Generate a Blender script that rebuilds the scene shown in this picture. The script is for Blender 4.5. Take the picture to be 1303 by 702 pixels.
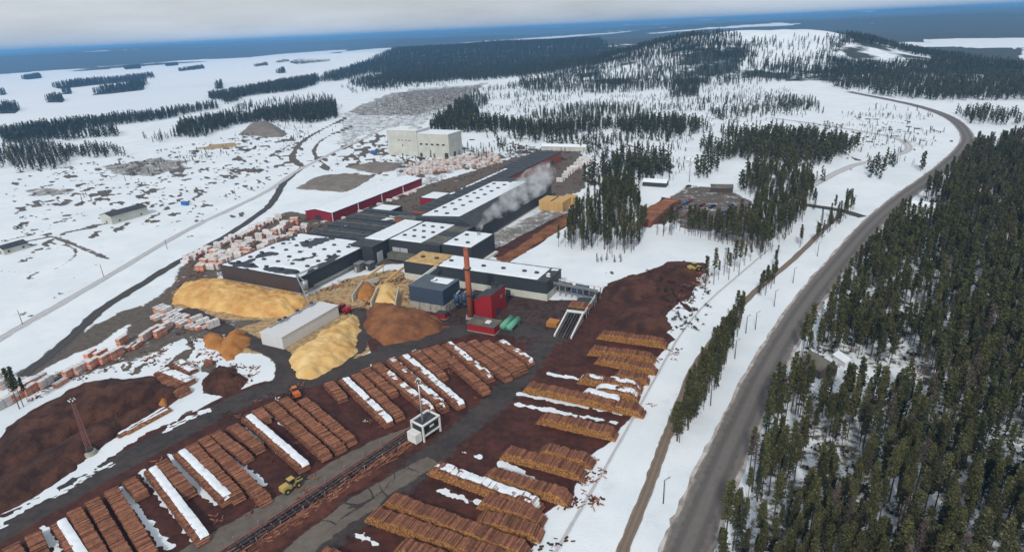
import bpy, bmesh, math, random
import numpy as np
from mathutils import Matrix, Vector
random.seed(7); rng = np.random.default_rng(11)
for o in list(bpy.data.objects): bpy.data.objects.remove(o)
scene = bpy.context.scene
COL = scene.collection

# ------------------------------------------------------------------ camera
IW, IH, FPX, HZ, SLOPE, CAMZ = 1303.0, 702.0, 800.0, 36.0, 0.047, 110.0
roll = math.atan(SLOPE); th = math.atan((351-HZ)*math.cos(roll)/FPX)
FV = np.array([0, math.cos(th), -math.sin(th)]); R0 = np.array([1., 0, 0]); U0 = np.cross(R0, FV)
RV = math.cos(roll)*R0 - math.sin(roll)*U0; UV = math.sin(roll)*R0 + math.cos(roll)*U0
cam = bpy.data.cameras.new('camera'); camo = bpy.data.objects.new('camera', cam); COL.objects.link(camo)
cam.sensor_fit = 'HORIZONTAL'; cam.sensor_width = 36; cam.lens = 36*FPX/IW; cam.clip_start = 1; cam.clip_end = 90000
camo.matrix_world = Matrix(((RV[0], UV[0], -FV[0], 0), (RV[1], UV[1], -FV[1], 0), (RV[2], UV[2], -FV[2], CAMZ), (0, 0, 0, 1)))
scene.camera = camo

# ------------------------------------------------------------------ sky and sun
SUN_EL, SUN_AZ = math.radians(38), math.radians(197)          # azimuth measured from +Y towards +X
world = bpy.data.worlds.new('World'); scene.world = world; world.use_nodes = True
wn = world.node_tree; wn.nodes.clear()
out = wn.nodes.new('ShaderNodeOutputWorld'); bg = wn.nodes.new('ShaderNodeBackground'); bg.inputs[1].default_value = 0.09
sky = wn.nodes.new('ShaderNodeTexSky'); sky.sky_type = 'NISHITA'; sky.sun_disc = False
sky.sun_elevation = SUN_EL; sky.sun_rotation = SUN_AZ; sky.dust_density = 2.0; sky.air_density = 1.0
tc = wn.nodes.new('ShaderNodeTexCoord'); mp = wn.nodes.new('ShaderNodeMapping'); mp.inputs['Scale'].default_value = (1.5, 1.5, 9)
ns = wn.nodes.new('ShaderNodeTexNoise'); ns.inputs['Scale'].default_value = 2.2; ns.inputs['Detail'].default_value = 6
rp = wn.nodes.new('ShaderNodeValToRGB'); rp.color_ramp.elements[0].position = 0.30; rp.color_ramp.elements[1].position = 0.62
rp.color_ramp.elements[0].color = (0.45, 0.45, 0.45, 1); rp.color_ramp.elements[1].color = (0.92, 0.92, 0.92, 1)
mx = wn.nodes.new('ShaderNodeMixRGB'); mx.inputs[2].default_value = (7.4, 7.7, 8.0, 1)   # thin grey cloud layer
L = wn.links.new
L(tc.outputs['Generated'], mp.inputs[0]); L(mp.outputs[0], ns.inputs['Vector']); L(ns.outputs[0], rp.inputs[0])
L(rp.outputs[0], mx.inputs[0]); L(sky.outputs[0], mx.inputs[1]); L(mx.outputs[0], bg.inputs[0]); L(bg.outputs[0], out.inputs[0])
sl = bpy.data.lights.new('sun', 'SUN'); sl.energy = 2.4; sl.angle = math.radians(6); sl.color = (1.0, 0.96, 0.90)
so = bpy.data.objects.new('sun', sl); COL.objects.link(so)
sd = Vector((math.sin(SUN_AZ)*math.cos(SUN_EL), math.cos(SUN_AZ)*math.cos(SUN_EL), math.sin(SUN_EL)))
so.rotation_euler = sd.to_track_quat('Z', 'Y').to_euler(); so.location = (200, 200, 400)
scene.view_settings.view_transform = 'Standard'; scene.view_settings.look = 'None'
scene.view_settings.exposure = 0.05; scene.view_settings.gamma = 1.0; scene.view_settings.use_curve_mapping = False
scene.render.engine = 'CYCLES'
scene.cycles.max_bounces = 4; scene.cycles.volume_bounces = 2; scene.cycles.transparent_max_bounces = 8

# ------------------------------------------------------------------ geometry helpers
def G(px, py, z=0.0):
    D = FV + RV*((px-IW/2)/FPX) - UV*((py-IH/2)/FPX)
    t = (z-CAMZ)/D[2]
    return np.array([D[0]*t, D[1]*t])
def GL(pts, z=0.0): return np.array([G(x, y, z) for x, y in pts])
def RAY(px, py, Y):
    D = FV + RV*((px-IW/2)/FPX) - UV*((py-IH/2)/FPX)
    t = Y/D[1]; return np.array([D[0]*t, Y, CAMZ+D[2]*t])

def hash2(ix, iy, s):
    h = (ix.astype(np.int64)*374761393 + iy.astype(np.int64)*668265263 + s*1442695041) & 0xffffffff
    h = ((h ^ (h >> 13))*1274126177) & 0xffffffff
    return ((h ^ (h >> 16)) & 0xffff)/65535.0
def vnoise(x, y, s=0):
    ix = np.floor(x); iy = np.floor(y); fx = x-ix; fy = y-iy
    fx = fx*fx*(3-2*fx); fy = fy*fy*(3-2*fy)
    a = hash2(ix, iy, s); b = hash2(ix+1, iy, s); c = hash2(ix, iy+1, s); d = hash2(ix+1, iy+1, s)
    return a+(b-a)*fx+(c-a)*fy+(a-b-c+d)*fx*fy
def fbm(x, y, sc, oc=4, s=0):
    x = np.asarray(x, float)/sc; y = np.asarray(y, float)/sc
    t = 0; a = 0.5; n = 0
    for k in range(oc):
        t = t+a*vnoise(x*2**k+17.3*k, y*2**k-9.1*k, s+k); n += a; a *= 0.5
    return t/n
def sstep(a, b, x):
    t = np.clip((x-a)/(b-a), 0, 1); return t*t*(3-2*t)
def sdf(x, y, poly):                       # positive inside
    d2 = np.full(x.shape, 1e18); ins = np.zeros(x.shape, bool); n = len(poly)
    for i in range(n):
        ax, ay = poly[i]; bx, by = poly[(i+1) % n]
        ex, ey = bx-ax, by-ay; px, py = x-ax, y-ay
        t = np.clip((px*ex+py*ey)/(ex*ex+ey*ey+1e-9), 0, 1)
        d2 = np.minimum(d2, (px-ex*t)**2+(py-ey*t)**2)
        c = ((ay > y) != (by > y)) & (x < (bx-ax)*(y-ay)/(by-ay+1e-12)+ax)
        ins ^= c
    d = np.sqrt(d2); return np.where(ins, d, -d)
def ldist(x, y, pl):
    d2 = np.full(x.shape, 1e18)
    for i in range(len(pl)-1):
        ax, ay = pl[i]; bx, by = pl[i+1]; ex, ey = bx-ax, by-ay; px, py = x-ax, y-ay
        t = np.clip((px*ex+py*ey)/(ex*ex+ey*ey+1e-9), 0, 1)
        d2 = np.minimum(d2, (px-ex*t)**2+(py-ey*t)**2)
    return np.sqrt(d2)
def smooth(pl, n=8):
    pl = np.asarray(pl, float); P = np.vstack([2*pl[0]-pl[1], pl, 2*pl[-1]-pl[-2]]); o = []
    for i in range(1, len(P)-2):
        for k in range(n):
            t = k/n
            o.append(0.5*((2*P[i])+(-P[i-1]+P[i+1])*t+(2*P[i-1]-5*P[i]+4*P[i+1]-P[i+2])*t*t+(-P[i-1]+3*P[i]-3*P[i+1]+P[i+2])*t**3))
    o.append(P[-2]); return np.array(o)

class MB:
    def __init__(s): s.v = []; s.f = []; s.m = []; s.c = []
    def face(s, idx, m=0, c=0.5): s.f.append(idx); s.m.append(m); s.c.append(c)
    def box(s, x0, x1, y0, y1, z0, z1, m=0, c=0.5, top=None):
        b = len(s.v)
        s.v += [(x0,y0,z0),(x1,y0,z0),(x1,y1,z0),(x0,y1,z0),(x0,y0,z1),(x1,y0,z1),(x1,y1,z1),(x0,y1,z1)]
        for k, q in enumerate([(0,3,2,1),(4,5,6,7),(0,1,5,4),(1,2,6,5),(2,3,7,6),(3,0,4,7)]):
            s.face(tuple(b+i for i in q), top if (k == 1 and top is not None) else m, c)
        return s
    def poly(s, pts, m=0, c=0.5):
        b = len(s.v); s.v += [tuple(p) for p in pts]; s.face(tuple(range(b, b+len(pts))), m, c); return s
    def tube(s, a, b, r0, r1=None, n=8, m=0, c=0.5, cap=True, mc=None):
        r1 = r0 if r1 is None else r1; a = Vector(a); b = Vector(b); d = (b-a).normalized()
        u = d.orthogonal().normalized(); w = d.cross(u); i0 = len(s.v)
        for P, r in ((a, r0), (b, r1)):
            for k in range(n):
                t = 2*math.pi*k/n; s.v.append(tuple(P+u*(r*math.cos(t))+w*(r*math.sin(t))))
        for k in range(n):
            k2 = (k+1) % n; s.face((i0+k, i0+k2, i0+n+k2, i0+n+k), m, c)
        if cap:
            s.face(tuple(i0+k for k in range(n))[::-1], mc if mc is not None else m, c)
            s.face(tuple(i0+n+k for k in range(n)), mc if mc is not None else m, c)
        return s
    def bar(s, a, b, w, h, m=0, c=0.5):
        a = Vector(a); b = Vector(b); d = (b-a).normalized(); up = Vector((0,0,1))
        if abs(d.z) > .95: up = Vector((1,0,0))
        sd = d.cross(up).normalized(); up = sd.cross(d); i0 = len(s.v)
        for P in (a, b):
            for q in ((-1,-1),(1,-1),(1,1),(-1,1)): s.v.append(tuple(P+sd*(q[0]*w/2)+up*(q[1]*h/2)))
        for q in [(0,1,2,3),(7,6,5,4),(0,4,5,1),(1,5,6,2),(2,6,7,3),(3,7,4,0)]: s.face(tuple(i0+i for i in q), m, c)
        return s
    def mesh(s, name, mats, smoothf=False):
        me = bpy.data.meshes.new(name); me.from_pydata(s.v, [], s.f)
        for m in (mats if isinstance(mats, (list, tuple)) else [mats]): me.materials.append(m)
        me.polygons.foreach_set('material_index', s.m)
        at = me.attributes.new('rnd', 'FLOAT', 'FACE'); at.data.foreach_set('value', s.c)
        if smoothf: me.polygons.foreach_set('use_smooth', [True]*len(s.f))
        me.update(); return me
    def build(s, name, mats, parent=None, smoothf=False): return link(name, s.mesh(name, mats, smoothf), parent)
def link(name, me, parent=None):
    o = bpy.data.objects.new(name, me); COL.objects.link(o); o.parent = parent; return o
def empty(name, loc, rz=0): 
    o = bpy.data.objects.new(name, None); COL.objects.link(o); o.location = loc; o.rotation_euler = (0,0,rz); o.empty_display_size = .5; return o
def tag(o, label=None, cat=None, group=None, kind=None):
    if label: o['label'] = label
    if cat: o['category'] = cat
    if group: o['group'] = group
    if kind: o['kind'] = kind
    return o
def copy_tree(o, parent=None):
    c = o.copy(); COL.objects.link(c); c.parent = parent
    for ch in o.children: copy_tree(ch, c)
    return c
ORD = 'first second third fourth fifth sixth seventh eighth ninth tenth eleventh twelfth thirteenth fourteenth fifteenth sixteenth seventeenth eighteenth nineteenth twentieth'.split()
ORD += ['twenty-'+w for w in ORD[:9]]+['thirtieth']+['thirty-'+w for w in ORD[:9]]

# ------------------------------------------------------------------ materials
def mat(name, col, rough=0.8, col2=None, scale=1.0, detail=6, bump=0.0, bscale=None, rnd=0.0, metal=0.0, spec=0.3, coords='Object', stretch=None, thr=(0.35, 0.65), objrnd=0.0):
    m = bpy.data.materials.new(name); m.use_nodes = True; nt = m.node_tree; N = nt.nodes; b = N['Principled BSDF']; K = nt.links.new
    b.inputs['Roughness'].default_value = rough; b.inputs['Metallic'].default_value = metal; b.inputs['Specular IOR Level'].default_value = spec
    tcn = N.new('ShaderNodeTexCoord'); src = tcn.outputs[coords]
    if stretch:
        mpn = N.new('ShaderNodeMapping'); mpn.inputs['Scale'].default_value = stretch; K(src, mpn.inputs[0]); src = mpn.outputs[0]
    cs = None
    if col2 is not None:
        nz = N.new('ShaderNodeTexNoise'); nz.inputs['Scale'].default_value = scale; nz.inputs['Detail'].default_value = detail; K(src, nz.inputs['Vector'])
        r = N.new('ShaderNodeMapRange'); r.inputs[1].default_value = thr[0]; r.inputs[2].default_value = thr[1]; K(nz.outputs[0], r.inputs[0])
        mxn = N.new('ShaderNodeMixRGB'); mxn.inputs[1].default_value = (*col, 1); mxn.inputs[2].default_value = (*col2, 1); K(r.outputs[0], mxn.inputs[0]); cs = mxn.outputs[0]
    else:
        rg = N.new('ShaderNodeRGB'); rg.outputs[0].default_value = (*col, 1); cs = rg.outputs[0]
    for amt, kind in ((rnd, 'a'), (objrnd, 'o')):
        if amt <= 0: continue
        if kind == 'a':
            an = N.new('ShaderNodeAttribute'); an.attribute_name = 'rnd'; fo = an.outputs['Fac']
        else:
            an = N.new('ShaderNodeObjectInfo'); fo = an.outputs['Random']
        r = N.new('ShaderNodeMapRange'); r.inputs[3].default_value = 1-amt; r.inputs[4].default_value = 1+amt; K(fo, r.inputs[0])
        h = N.new('ShaderNodeHueSaturation'); K(r.outputs[0], h.inputs['Value']); K(cs, h.inputs['Color']); cs = h.outputs[0]
    K(cs, b.inputs['Base Color'])
    if bump > 0:
        nz2 = N.new('ShaderNodeTexNoise'); nz2.inputs['Scale'].default_value = bscale or scale*3; nz2.inputs['Detail'].default_value = 5; K(src, nz2.inputs['Vector'])
        bp = N.new('ShaderNodeBump'); bp.inputs['Strength'].default_value = 1; bp.inputs['Distance'].default_value = bump; K(nz2.outputs[0], bp.inputs['Height']); K(bp.outputs[0], b.inputs['Normal'])
    return m
SNOW = (0.74, 0.785, 0.82)
M = {}
M['snow'] = mat('snow', SNOW, 0.6, (0.64, 0.71, 0.76), 0.25, bump=0.12, bscale=0.8)
M['roof_snow'] = mat('roof_snow', (0.74, 0.79, 0.83), 0.6, (0.68, 0.73, 0.78), 0.4, bump=0.05, bscale=1.5)
M['dusty_snow'] = mat('dusty_snow', (0.55, 0.38, 0.18), 0.8, (0.40, 0.24, 0.09), 0.5)
def clad(name, col, col2, sc=(4.0, 4.0, 0.15)): return mat(name, col, 0.55, col2, 1.0, bump=0.03, bscale=2.0, stretch=sc)
M['clad_dark'] = clad('dark_cladding', (0.030, 0.036, 0.043), (0.046, 0.052, 0.060))
M['clad_brown'] = clad('brown_cladding', (0.055, 0.042, 0.040), (0.075, 0.058, 0.054))
M['clad_blue'] = clad('blue_cladding', (0.035, 0.055, 0.085), (0.05, 0.07, 0.10))
M['clad_red'] = clad('red_cladding', (0.24, 0.012, 0.016), (0.30, 0.02, 0.022))
M['clad_darkred'] = clad('dark_red_cladding', (0.20, 0.014, 0.028), (0.25, 0.02, 0.035))
M['brick_wall'] = clad('rust_cladding', (0.26, 0.075, 0.045), (0.32, 0.10, 0.06))
M['white_wall'] = mat('pale_wall', (0.50, 0.51, 0.46), 0.8, (0.42, 0.42, 0.37), 0.15, bump=0.02)
M['white_panel'] = clad('white_cladding', (0.62, 0.63, 0.63), (0.55, 0.56, 0.57))
M['concrete'] = mat('concrete', (0.36, 0.34, 0.30), 0.9, (0.26, 0.24, 0.20), 0.6, bump=0.02)
M['roof_dark'] = mat('roof_felt', (0.035, 0.040, 0.046), 0.7, (0.055, 0.060, 0.065), 0.3, bump=0.02)
M['roof_olive'] = mat('roof_dusty', (0.14, 0.13, 0.10), 0.8, (0.08, 0.08, 0.075), 0.25)
M['glass'] = mat('window_glass', (0.02, 0.025, 0.03), 0.15, spec=0.6)
M['skylight'] = mat('skylight_glass', (0.03, 0.035, 0.04), 0.3, spec=0.5)
M['door'] = mat('grey_door', (0.40, 0.42, 0.44), 0.6, (0.34, 0.36, 0.38), 1.0)
M['steel'] = mat('galvanised_steel', (0.42, 0.44, 0.46), 0.4, (0.33, 0.35, 0.37), 1.0, metal=0.6)
M['steel_dark'] = mat('dark_steel', (0.06, 0.065, 0.07), 0.5, metal=0.4)
M['rust_stack'] = mat('rust_chimney', (0.36, 0.10, 0.045), 0.7, (0.25, 0.07, 0.035), 0.6)
M['brown_steel'] = mat('red_brown_lattice', (0.22, 0.10, 0.09), 0.6)
M['blue_steel'] = mat('blue_steel', (0.03, 0.06, 0.13), 0.5, (0.05, 0.08, 0.14), 1.0)
M['green_paint'] = mat('green_tank', (0.12, 0.36, 0.24), 0.5, (0.10, 0.28, 0.2), 1.0)
M['white_paint'] = mat('white_paint', (0.72, 0.72, 0.70), 0.5, (0.62, 0.62, 0.60), 0.8)
M['yellow_paint'] = mat('yellow_machine_paint', (0.45, 0.33, 0.10), 0.5)
M['red_paint'] = mat('red_machine_paint', (0.35, 0.02, 0.025), 0.4)
M['orange_paint'] = mat('orange_machine_paint', (0.55, 0.15, 0.04), 0.5)
M['rubber'] = mat('tyre_rubber', (0.02, 0.02, 0.02), 0.9)
M['bark'] = mat('log_bark', (0.29, 0.125, 0.070), 0.9, (0.17, 0.075, 0.045), 1.2, rnd=0.5, bump=0.02)
M['bark2'] = mat('older_log_bark', (0.12, 0.065, 0.045), 0.9, (0.075, 0.042, 0.032), 1.2, rnd=0.45, bump=0.02)
M['log_end'] = mat('cut_log_end', (0.52, 0.28, 0.085), 0.85, (0.40, 0.18, 0.055), 1.5, rnd=0.5)
M['log_end2'] = mat('weathered_log_end', (0.17, 0.085, 0.055), 0.85, (0.12, 0.06, 0.04), 1.5, rnd=0.45)
M['lumber'] = mat('sawn_lumber', (0.56, 0.36, 0.15), 0.8, (0.48, 0.29, 0.11), 2.0, stretch=(1, 1, 6), bump=0.03)
M['wrap_white'] = mat('white_wrap', (0.68, 0.68, 0.68), 0.5, (0.56, 0.52, 0.50), 0.7, objrnd=0.12)
M['wrap_grey'] = mat('grey_wrap', (0.42, 0.46, 0.48), 0.5, (0.34, 0.37, 0.39), 0.7, objrnd=0.15)
M['wrap_orange'] = mat('orange_lumber_side', (0.58, 0.17, 0.08), 0.7, (0.50, 0.24, 0.16), 0.8, objrnd=0.2)
M['wrap_pink'] = mat('pale_lumber_side', (0.60, 0.39, 0.33), 0.7, (0.52, 0.36, 0.31), 0.8, objrnd=0.15)
M['sawdust'] = mat('sawdust', (0.66, 0.43, 0.165), 0.95, (0.50, 0.26, 0.08), 0.16, detail=10, bump=0.4, bscale=0.8)
M['sawdust_pale'] = mat('pale_sawdust', (0.68, 0.49, 0.22), 0.95, (0.56, 0.34, 0.12), 0.15, detail=10, bump=0.4, bscale=0.6)
M['sawdust_orange'] = mat('orange_wood_chips', (0.42, 0.19, 0.05), 0.95, (0.33, 0.13, 0.035), 0.2, bump=0.25, bscale=0.7)
M['chips_brown'] = mat('brown_bark_chips', (0.25, 0.105, 0.042), 0.95, (0.13, 0.052, 0.025), 0.15, detail=10, bump=0.5, bscale=0.8)
M['bark_mound'] = mat('dark_bark_waste', (0.036, 0.015, 0.011), 0.95, (0.090, 0.038, 0.023), 0.16, detail=10, bump=0.5, bscale=0.9, thr=(.38,.62))
M['gravel'] = mat('gravel', (0.15, 0.13, 0.11), 0.95, (0.20, 0.175, 0.15), 0.15, bump=0.2, bscale=0.5)
M['trunk'] = mat('pine_trunk', (0.13, 0.085, 0.062), 0.9, (0.075, 0.06, 0.05), 1.0)
M['needles'] = mat('pine_needles', (0.088, 0.086, 0.034), 0.9, (0.052, 0.056, 0.025), 0.5, rnd=0.35, objrnd=0.30, spec=0.1)
M['needles_dark'] = mat('spruce_needles', (0.050, 0.060, 0.031), 0.9, (0.034, 0.044, 0.025), 0.5, rnd=0.3, objrnd=0.25, spec=0.1)
M['twigs'] = mat('bare_birch_twigs', (0.125, 0.095, 0.080), 0.9, (0.085, 0.066, 0.058), 0.5, objrnd=0.2, spec=0.1)
M['scrub'] = mat('scrub_twigs', (0.045, 0.040, 0.032), 0.9, (0.03, 0.03, 0.024), 0.5, objrnd=0.3, spec=0.1)
M['ice'] = mat('lake_snow', (0.74, 0.78, 0.82), 0.6, (0.66, 0.71, 0.76), 0.002, detail=8)

# ------------------------------------------------------------------ terrain height
HILL1 = RAY(972, 60, 1500)[:2]; HILL2 = RAY(585, 60, 3300)[:2]
LAKE = GL([(0,97),(60,93.5),(137,88),(273,78.5),(352,69.5),(420,64.5),(443,63.5),(425,71),(488,70.5),(506,72.5),(474,82),(440,90),(403,99),(340,110),(287,121),(262,124),(284,133),(180,146),(75,157),(0,168)])
e0 = LAKE[0]*1.0; LAKE = np.vstack([LAKE, [[-1400, 1000], [-4600, 2600]]])
LAKE2 = GL([(420,67.5),(480,62),(540,59),(611,53),(700,47),(843,37.5),(843,39),(760,44.5),(700,49.5),(611,56),(540,62),(480,65.5),(430,69.5)])
LAKE3 = GL([(1165,52),(1240,49.5),(1303,49.5),(1400,49),(1400,55),(1303,56),(1220,56.5)])
def terrain(x, y):
    r = np.hypot(x, y)
    def gau(c, sx, sy, ang=0):
        ca, sa = math.cos(ang), math.sin(ang); dx, dy = x-c[0], y-c[1]
        a = ca*dx+sa*dy; b = -sa*dx+ca*dy; return np.exp(-0.5*((a/sx)**2+(b/sy)**2))
    wob = (fbm(x, y, 260, 4, 3)-0.5)
    h = gau(HILL1, 180, 200)*(62+22*wob)+gau(HILL1+np.array([-230, 60]), 170, 200)*(34+24*wob)+gau(HILL1+np.array([190, 120]), 130, 200)*(22+12*wob)
    h = h+gau(HILL2, 800, 500, -0.2)*(30+18*wob)+gau(HILL2+np.array([1100, -100]), 600, 450)*20
    far = sstep(3600, 7500, r)*(fbm(x, y, 2600, 5, 9)-0.28)*150+sstep(9000, 17000, r)*(fbm(x, y, 5200, 4, 21)-0.3)*170
    k = np.ones_like(r)
    for pl in (LAKE, LAKE2, LAKE3): k = k*sstep(0, 700, -sdf(x, y, pl))
    return h*sstep(700, 1150, r)+far*k
def tz(x, y): return float(terrain(np.array([float(x)]), np.array([float(y)]))[0])

# ------------------------------------------------------------------ ground sheet: polar grid with cover masks
az = np.radians(np.linspace(-64, 64, 940)); dep = np.radians(np.concatenate([np.linspace(62, 1.6, 500), np.linspace(1.5, 0.16, 60)]))
rr = CAMZ/np.tan(dep); rr = np.concatenate([rr, [60000]])
A, Rr = np.meshgrid(az, rr); X = (np.sin(A)*Rr).ravel(); Y = (np.cos(A)*Rr).ravel(); RAD = Rr.ravel()
cov = {k: np.zeros(X.size) for k in ('bark', 'dirt', 'asph', 'tan', 'gravel', 'wood', 'mud', 'tyre', 'floor')}
W1 = (fbm(X, Y, 14, 4, 5)-0.5); W2 = (fbm(X, Y, 120, 4, 6)-0.5)
def paint(kind, pl, soft=2.0, wob=6.0, val=1.0, big=0.0, line=None, px=True, sub=()):
    w = GL(pl) if px else np.asarray(pl)
    if line: w = smooth(w, 6)
    pad = 30+(line or 0)+abs(big)
    sel = (X > w[:,0].min()-pad) & (X < w[:,0].max()+pad) & (Y > w[:,1].min()-pad) & (Y < w[:,1].max()+pad)
    if not sel.any(): return
    d = (line/2-ldist(X[sel], Y[sel], w)) if line else sdf(X[sel], Y[sel], w)
    d = d+W1[sel]*wob+W2[sel]*big
    v = np.clip(0.5+d/(2*soft), 0, 1)*val
    cov[kind][sel] = np.maximum(cov[kind][sel], v)
    for s in sub: cov[s][sel] = np.minimum(cov[s][sel], 1-v)
# log yard
paint('bark', [(-60,760),(0,655),(60,628),(160,562),(270,512),(330,487),(420,470),(480,448),(580,412),(700,392),(755,384),(800,352),(835,340),(850,333),(893,335),(890,352),(880,372),(852,398),(838,412),(862,432),(850,446),(838,462),(822,490),(812,505),(818,518),(790,545),(782,560),(752,584),(738,604),(724,628),(700,650),(690,662),(672,702),(600,800)], 1.5, 7)
paint('bark', [(452,404),(515,398),(545,372),(600,366),(700,380),(768,383),(770,400),(690,430),(600,432),(470,450)], 2, 5)
paint('bark', [(0,545),(60,512),(120,488),(190,478),(225,488),(240,500),(215,520),(180,530),(120,572),(105,592),(40,635),(0,652)], 1.5, 5)
paint('bark', [(620,322),(640,330),(735,275),(725,268)], 1.0, 5, 0.85)
paint('bark', [(835,345),(845,336),(895,335),(897,345),(880,352),(850,350)], 1.2, 8)
# grey asphalt lanes
paint('asph', [(-40,700),(0,676),(110,612),(220,553),(330,500),(420,476),(520,440),(600,418),(680,420)], 1.2, 2, line=10)
paint('asph', [(420,476),(450,440),(470,415),(455,395)], 1.5, 3, line=8)
paint('asph', [(705,420),(665,470),(620,520),(560,570),(500,620),(430,668),(370,720)], 4, 5, 0.72, line=13)
paint('asph', [(560,412),(640,412),(700,410),(760,398),(730,440),(690,450),(600,425)], 4, 8, 0.52)
paint('asph', [(340,500),(365,478),(360,455),(330,440),(300,425),(270,412),(240,395)], 1.5, 3, 0.9, line=8)
# taupe mud either side of the sorting line
paint('mud', [(200,720),(285,668),(390,606),(470,563),(522,543),(530,556),(470,592),(380,645),(270,712)], 1.5, 4)
paint('mud', [(330,720),(400,668),(480,612),(545,578),(560,590),(500,625),(410,690),(370,730)], 1.5, 4)
paint('asph', [(452,400),(515,400),(540,350),(600,362),(700,378),(712,374),(768,383),(760,402),(690,430),(600,432),(470,450)], 4, 8, .52)
paint('dirt', [(200,392),(300,398),(370,405),(340,440),(280,420),(210,408)], 4, 7, .62)
paint('dirt', [(380,380),(455,338),(540,335),(700,385),(705,362),(640,335),(560,320),(470,330)], 2, 4, .9)
paint('asph', [(470,400),(462,420),(455,445)], 2, 3, .9, line=8)
paint('dirt', [(380,290),(410,284),(540,236),(640,205),(720,182),(745,200),(745,240),(700,250),(640,240),(560,262),(470,320),(400,320)], 3, 6, .75)
# sawdust coloured yard
paint('tan', [(382,378),(440,352),(500,345),(530,352),(535,392),(520,400),(470,398),(450,430),(410,470),(375,468),(330,455),(300,450),(288,425),(310,412),(345,405)], 3.0, 9)
paint('tan', [(212,372),(262,354),(330,362),(405,378),(395,398),(365,408),(300,408),(225,392)], 3, 7, .8)
paint('tan', [(355,470),(380,435),(450,395),(530,388),(575,412),(560,428),(480,448),(400,488),(370,486)], 3, 7, .62)
# left rail yard dirt, storage yard
paint('dirt', [(10,478),(60,448),(100,424),(150,396),(180,388),(190,395),(170,412),(140,432),(100,452),(55,474),(20,485)], 3, 8, .72)
paint('dirt', [(150,420),(200,372),(225,340),(300,300),(365,266),(415,275),(405,300),(285,345),(270,362),(225,385),(215,412),(160,440)], 3.0, 10, .66)
paint('dirt', [(160,440),(230,408),(280,415),(285,440),(240,430),(180,455),(100,480),(40,500),(0,515),(0,505)], 1.5, 8, 0.62)
paint('dirt', [(385,300),(470,312),(540,265),(620,215),(700,185),(740,190),(740,245),(690,260),(600,300),(600,330),(560,330),(470,340)], 2, 5, 0.62)
paint('gravel', [(560,330),(640,325),(735,270),(720,250),(640,290)], 3, 8, 0.56)
paint('bark', [(632,330),(650,334),(735,278),(732,266),(700,280)], 0.8, 3, 0.95)
paint('bark', [(815,287),(840,250),(860,252),(850,285)], 1.5, 4, 0.7)
paint('dirt', [(480,205),(600,200),(700,185),(720,200),(640,220),(590,215),(545,240),(500,222)], 4, 12, 0.5)
# gravel plots beyond
for pl in ([(377,239),(404,224),(447,220),(476,224),(459,236),(438,246)], [(440,214),(480,206),(515,207),(500,218),(478,222)],
           [(444,138),(498,117),(560,112),(621,107),(584,133),(532,148),(450,148)], [(116,213),(191,201),(246,203),(239,214),(191,226),(147,224)],
           [(304,172),(318,158),(342,156),(365,172)], [(30,242),(70,236),(105,240),(90,248),(40,250)]):
    paint('gravel', pl, 5, 22, 0.56)
paint('dirt', [(500,118),(570,112),(600,112),(560,135),(520,138)], 5, 20, 0.55)
paint('tan', [(251,189),(275,183),(304,182),(300,187),(270,191)], 2, 8)
paint('dirt', [(430,145),(460,135),(520,112),(590,108),(625,105),(590,125),(540,160),(500,163),(455,180),(420,190)], 6, 40, 0.50)
paint('dirt', [(850,250),(870,238),(905,236),(935,244),(960,256),(955,285),(900,295),(862,290),(848,270)], 2, 6, 0.6)
# tracks and lanes in the snow (plain dirt lines)
for pl, wd, v in ([[(140,330),(60,300),(0,306)], 4, .6], [[(0,315),(50,304),(110,290),(150,280)], 5, .72], [[(0,345),(60,345),(95,325),(85,312),(40,312)], 3, .58],
                  [[(385,212),(372,200),(385,180),(410,165),(440,150)], 6, .9], [[(405,205),(400,190),(415,175),(450,160)], 5, .8], [[(260,213),(330,216),(400,203),(470,175)], 5, .6],
                  [[(190,262),(250,240),(330,210),(380,198)], 4, .55], [[(545,163),(570,148),(592,132)], 9, .7]):
    paint('dirt', pl, 1.0, 3, v, line=wd)
# scattered bare ground and brush debris on the snow fields
def sprinkle(pl, thr, sc, v, seed, kind='dirt'):
    w = GL(pl); sel = (X > w[:,0].min()) & (X < w[:,0].max()) & (Y > w[:,1].min()) & (Y < w[:,1].max())
    d = sdf(X[sel], Y[sel], w); n = fbm(X[sel]*1.0, Y[sel]*0.55, sc, 4, seed)*sstep(-2, 10, d)
    cov[kind][sel] = np.maximum(cov[kind][sel], np.clip(0.5+(n-thr)*6, 0, 1)*v*(d > -2))
sprinkle([(0,220),(110,205),(260,178),(400,165),(400,200),(330,225),(260,245),(120,262),(0,275)], 0.645, 10, .8, 31)
sprinkle([(0,262),(300,215),(360,225),(330,245),(150,300),(0,330)], 0.70, 6, .75, 32)
sprinkle([(0,330),(140,300),(200,300),(60,390),(0,420)], 0.73, 9, .7, 33)
sprinkle([(150,410),(240,340),(300,300),(290,320),(230,400),(160,440)], 0.5, 6, .9, 34)
sprinkle([(380,205),(480,165),(560,160),(640,205),(560,215),(480,200)], 0.60, 9, .8, 35)
sprinkle([(90,478),(160,455),(230,430),(300,440),(345,470),(330,490),(270,505),(215,500),(150,480)], 0.60, 7, .95, 36)
sprinkle([(690,702),(672,660),(730,590),(770,545),(800,500),(830,450),(850,410),(880,430),(860,470),(830,530),(790,580),(740,650),(710,702)], 0.55, 3.2, .95, 39, 'bark')
sprinkle([(760,360),(900,325),(900,400),(860,450),(800,560),(740,610),(700,640),(690,610),(800,470),(850,400)], 0.56, 4, .9, 37, 'bark')
sprinkle([(0,670),(0,625),(60,605),(120,570),(210,515),(260,505),(290,515),(220,560),(100,625)], 0.54, 5, .9, 38)
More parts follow.
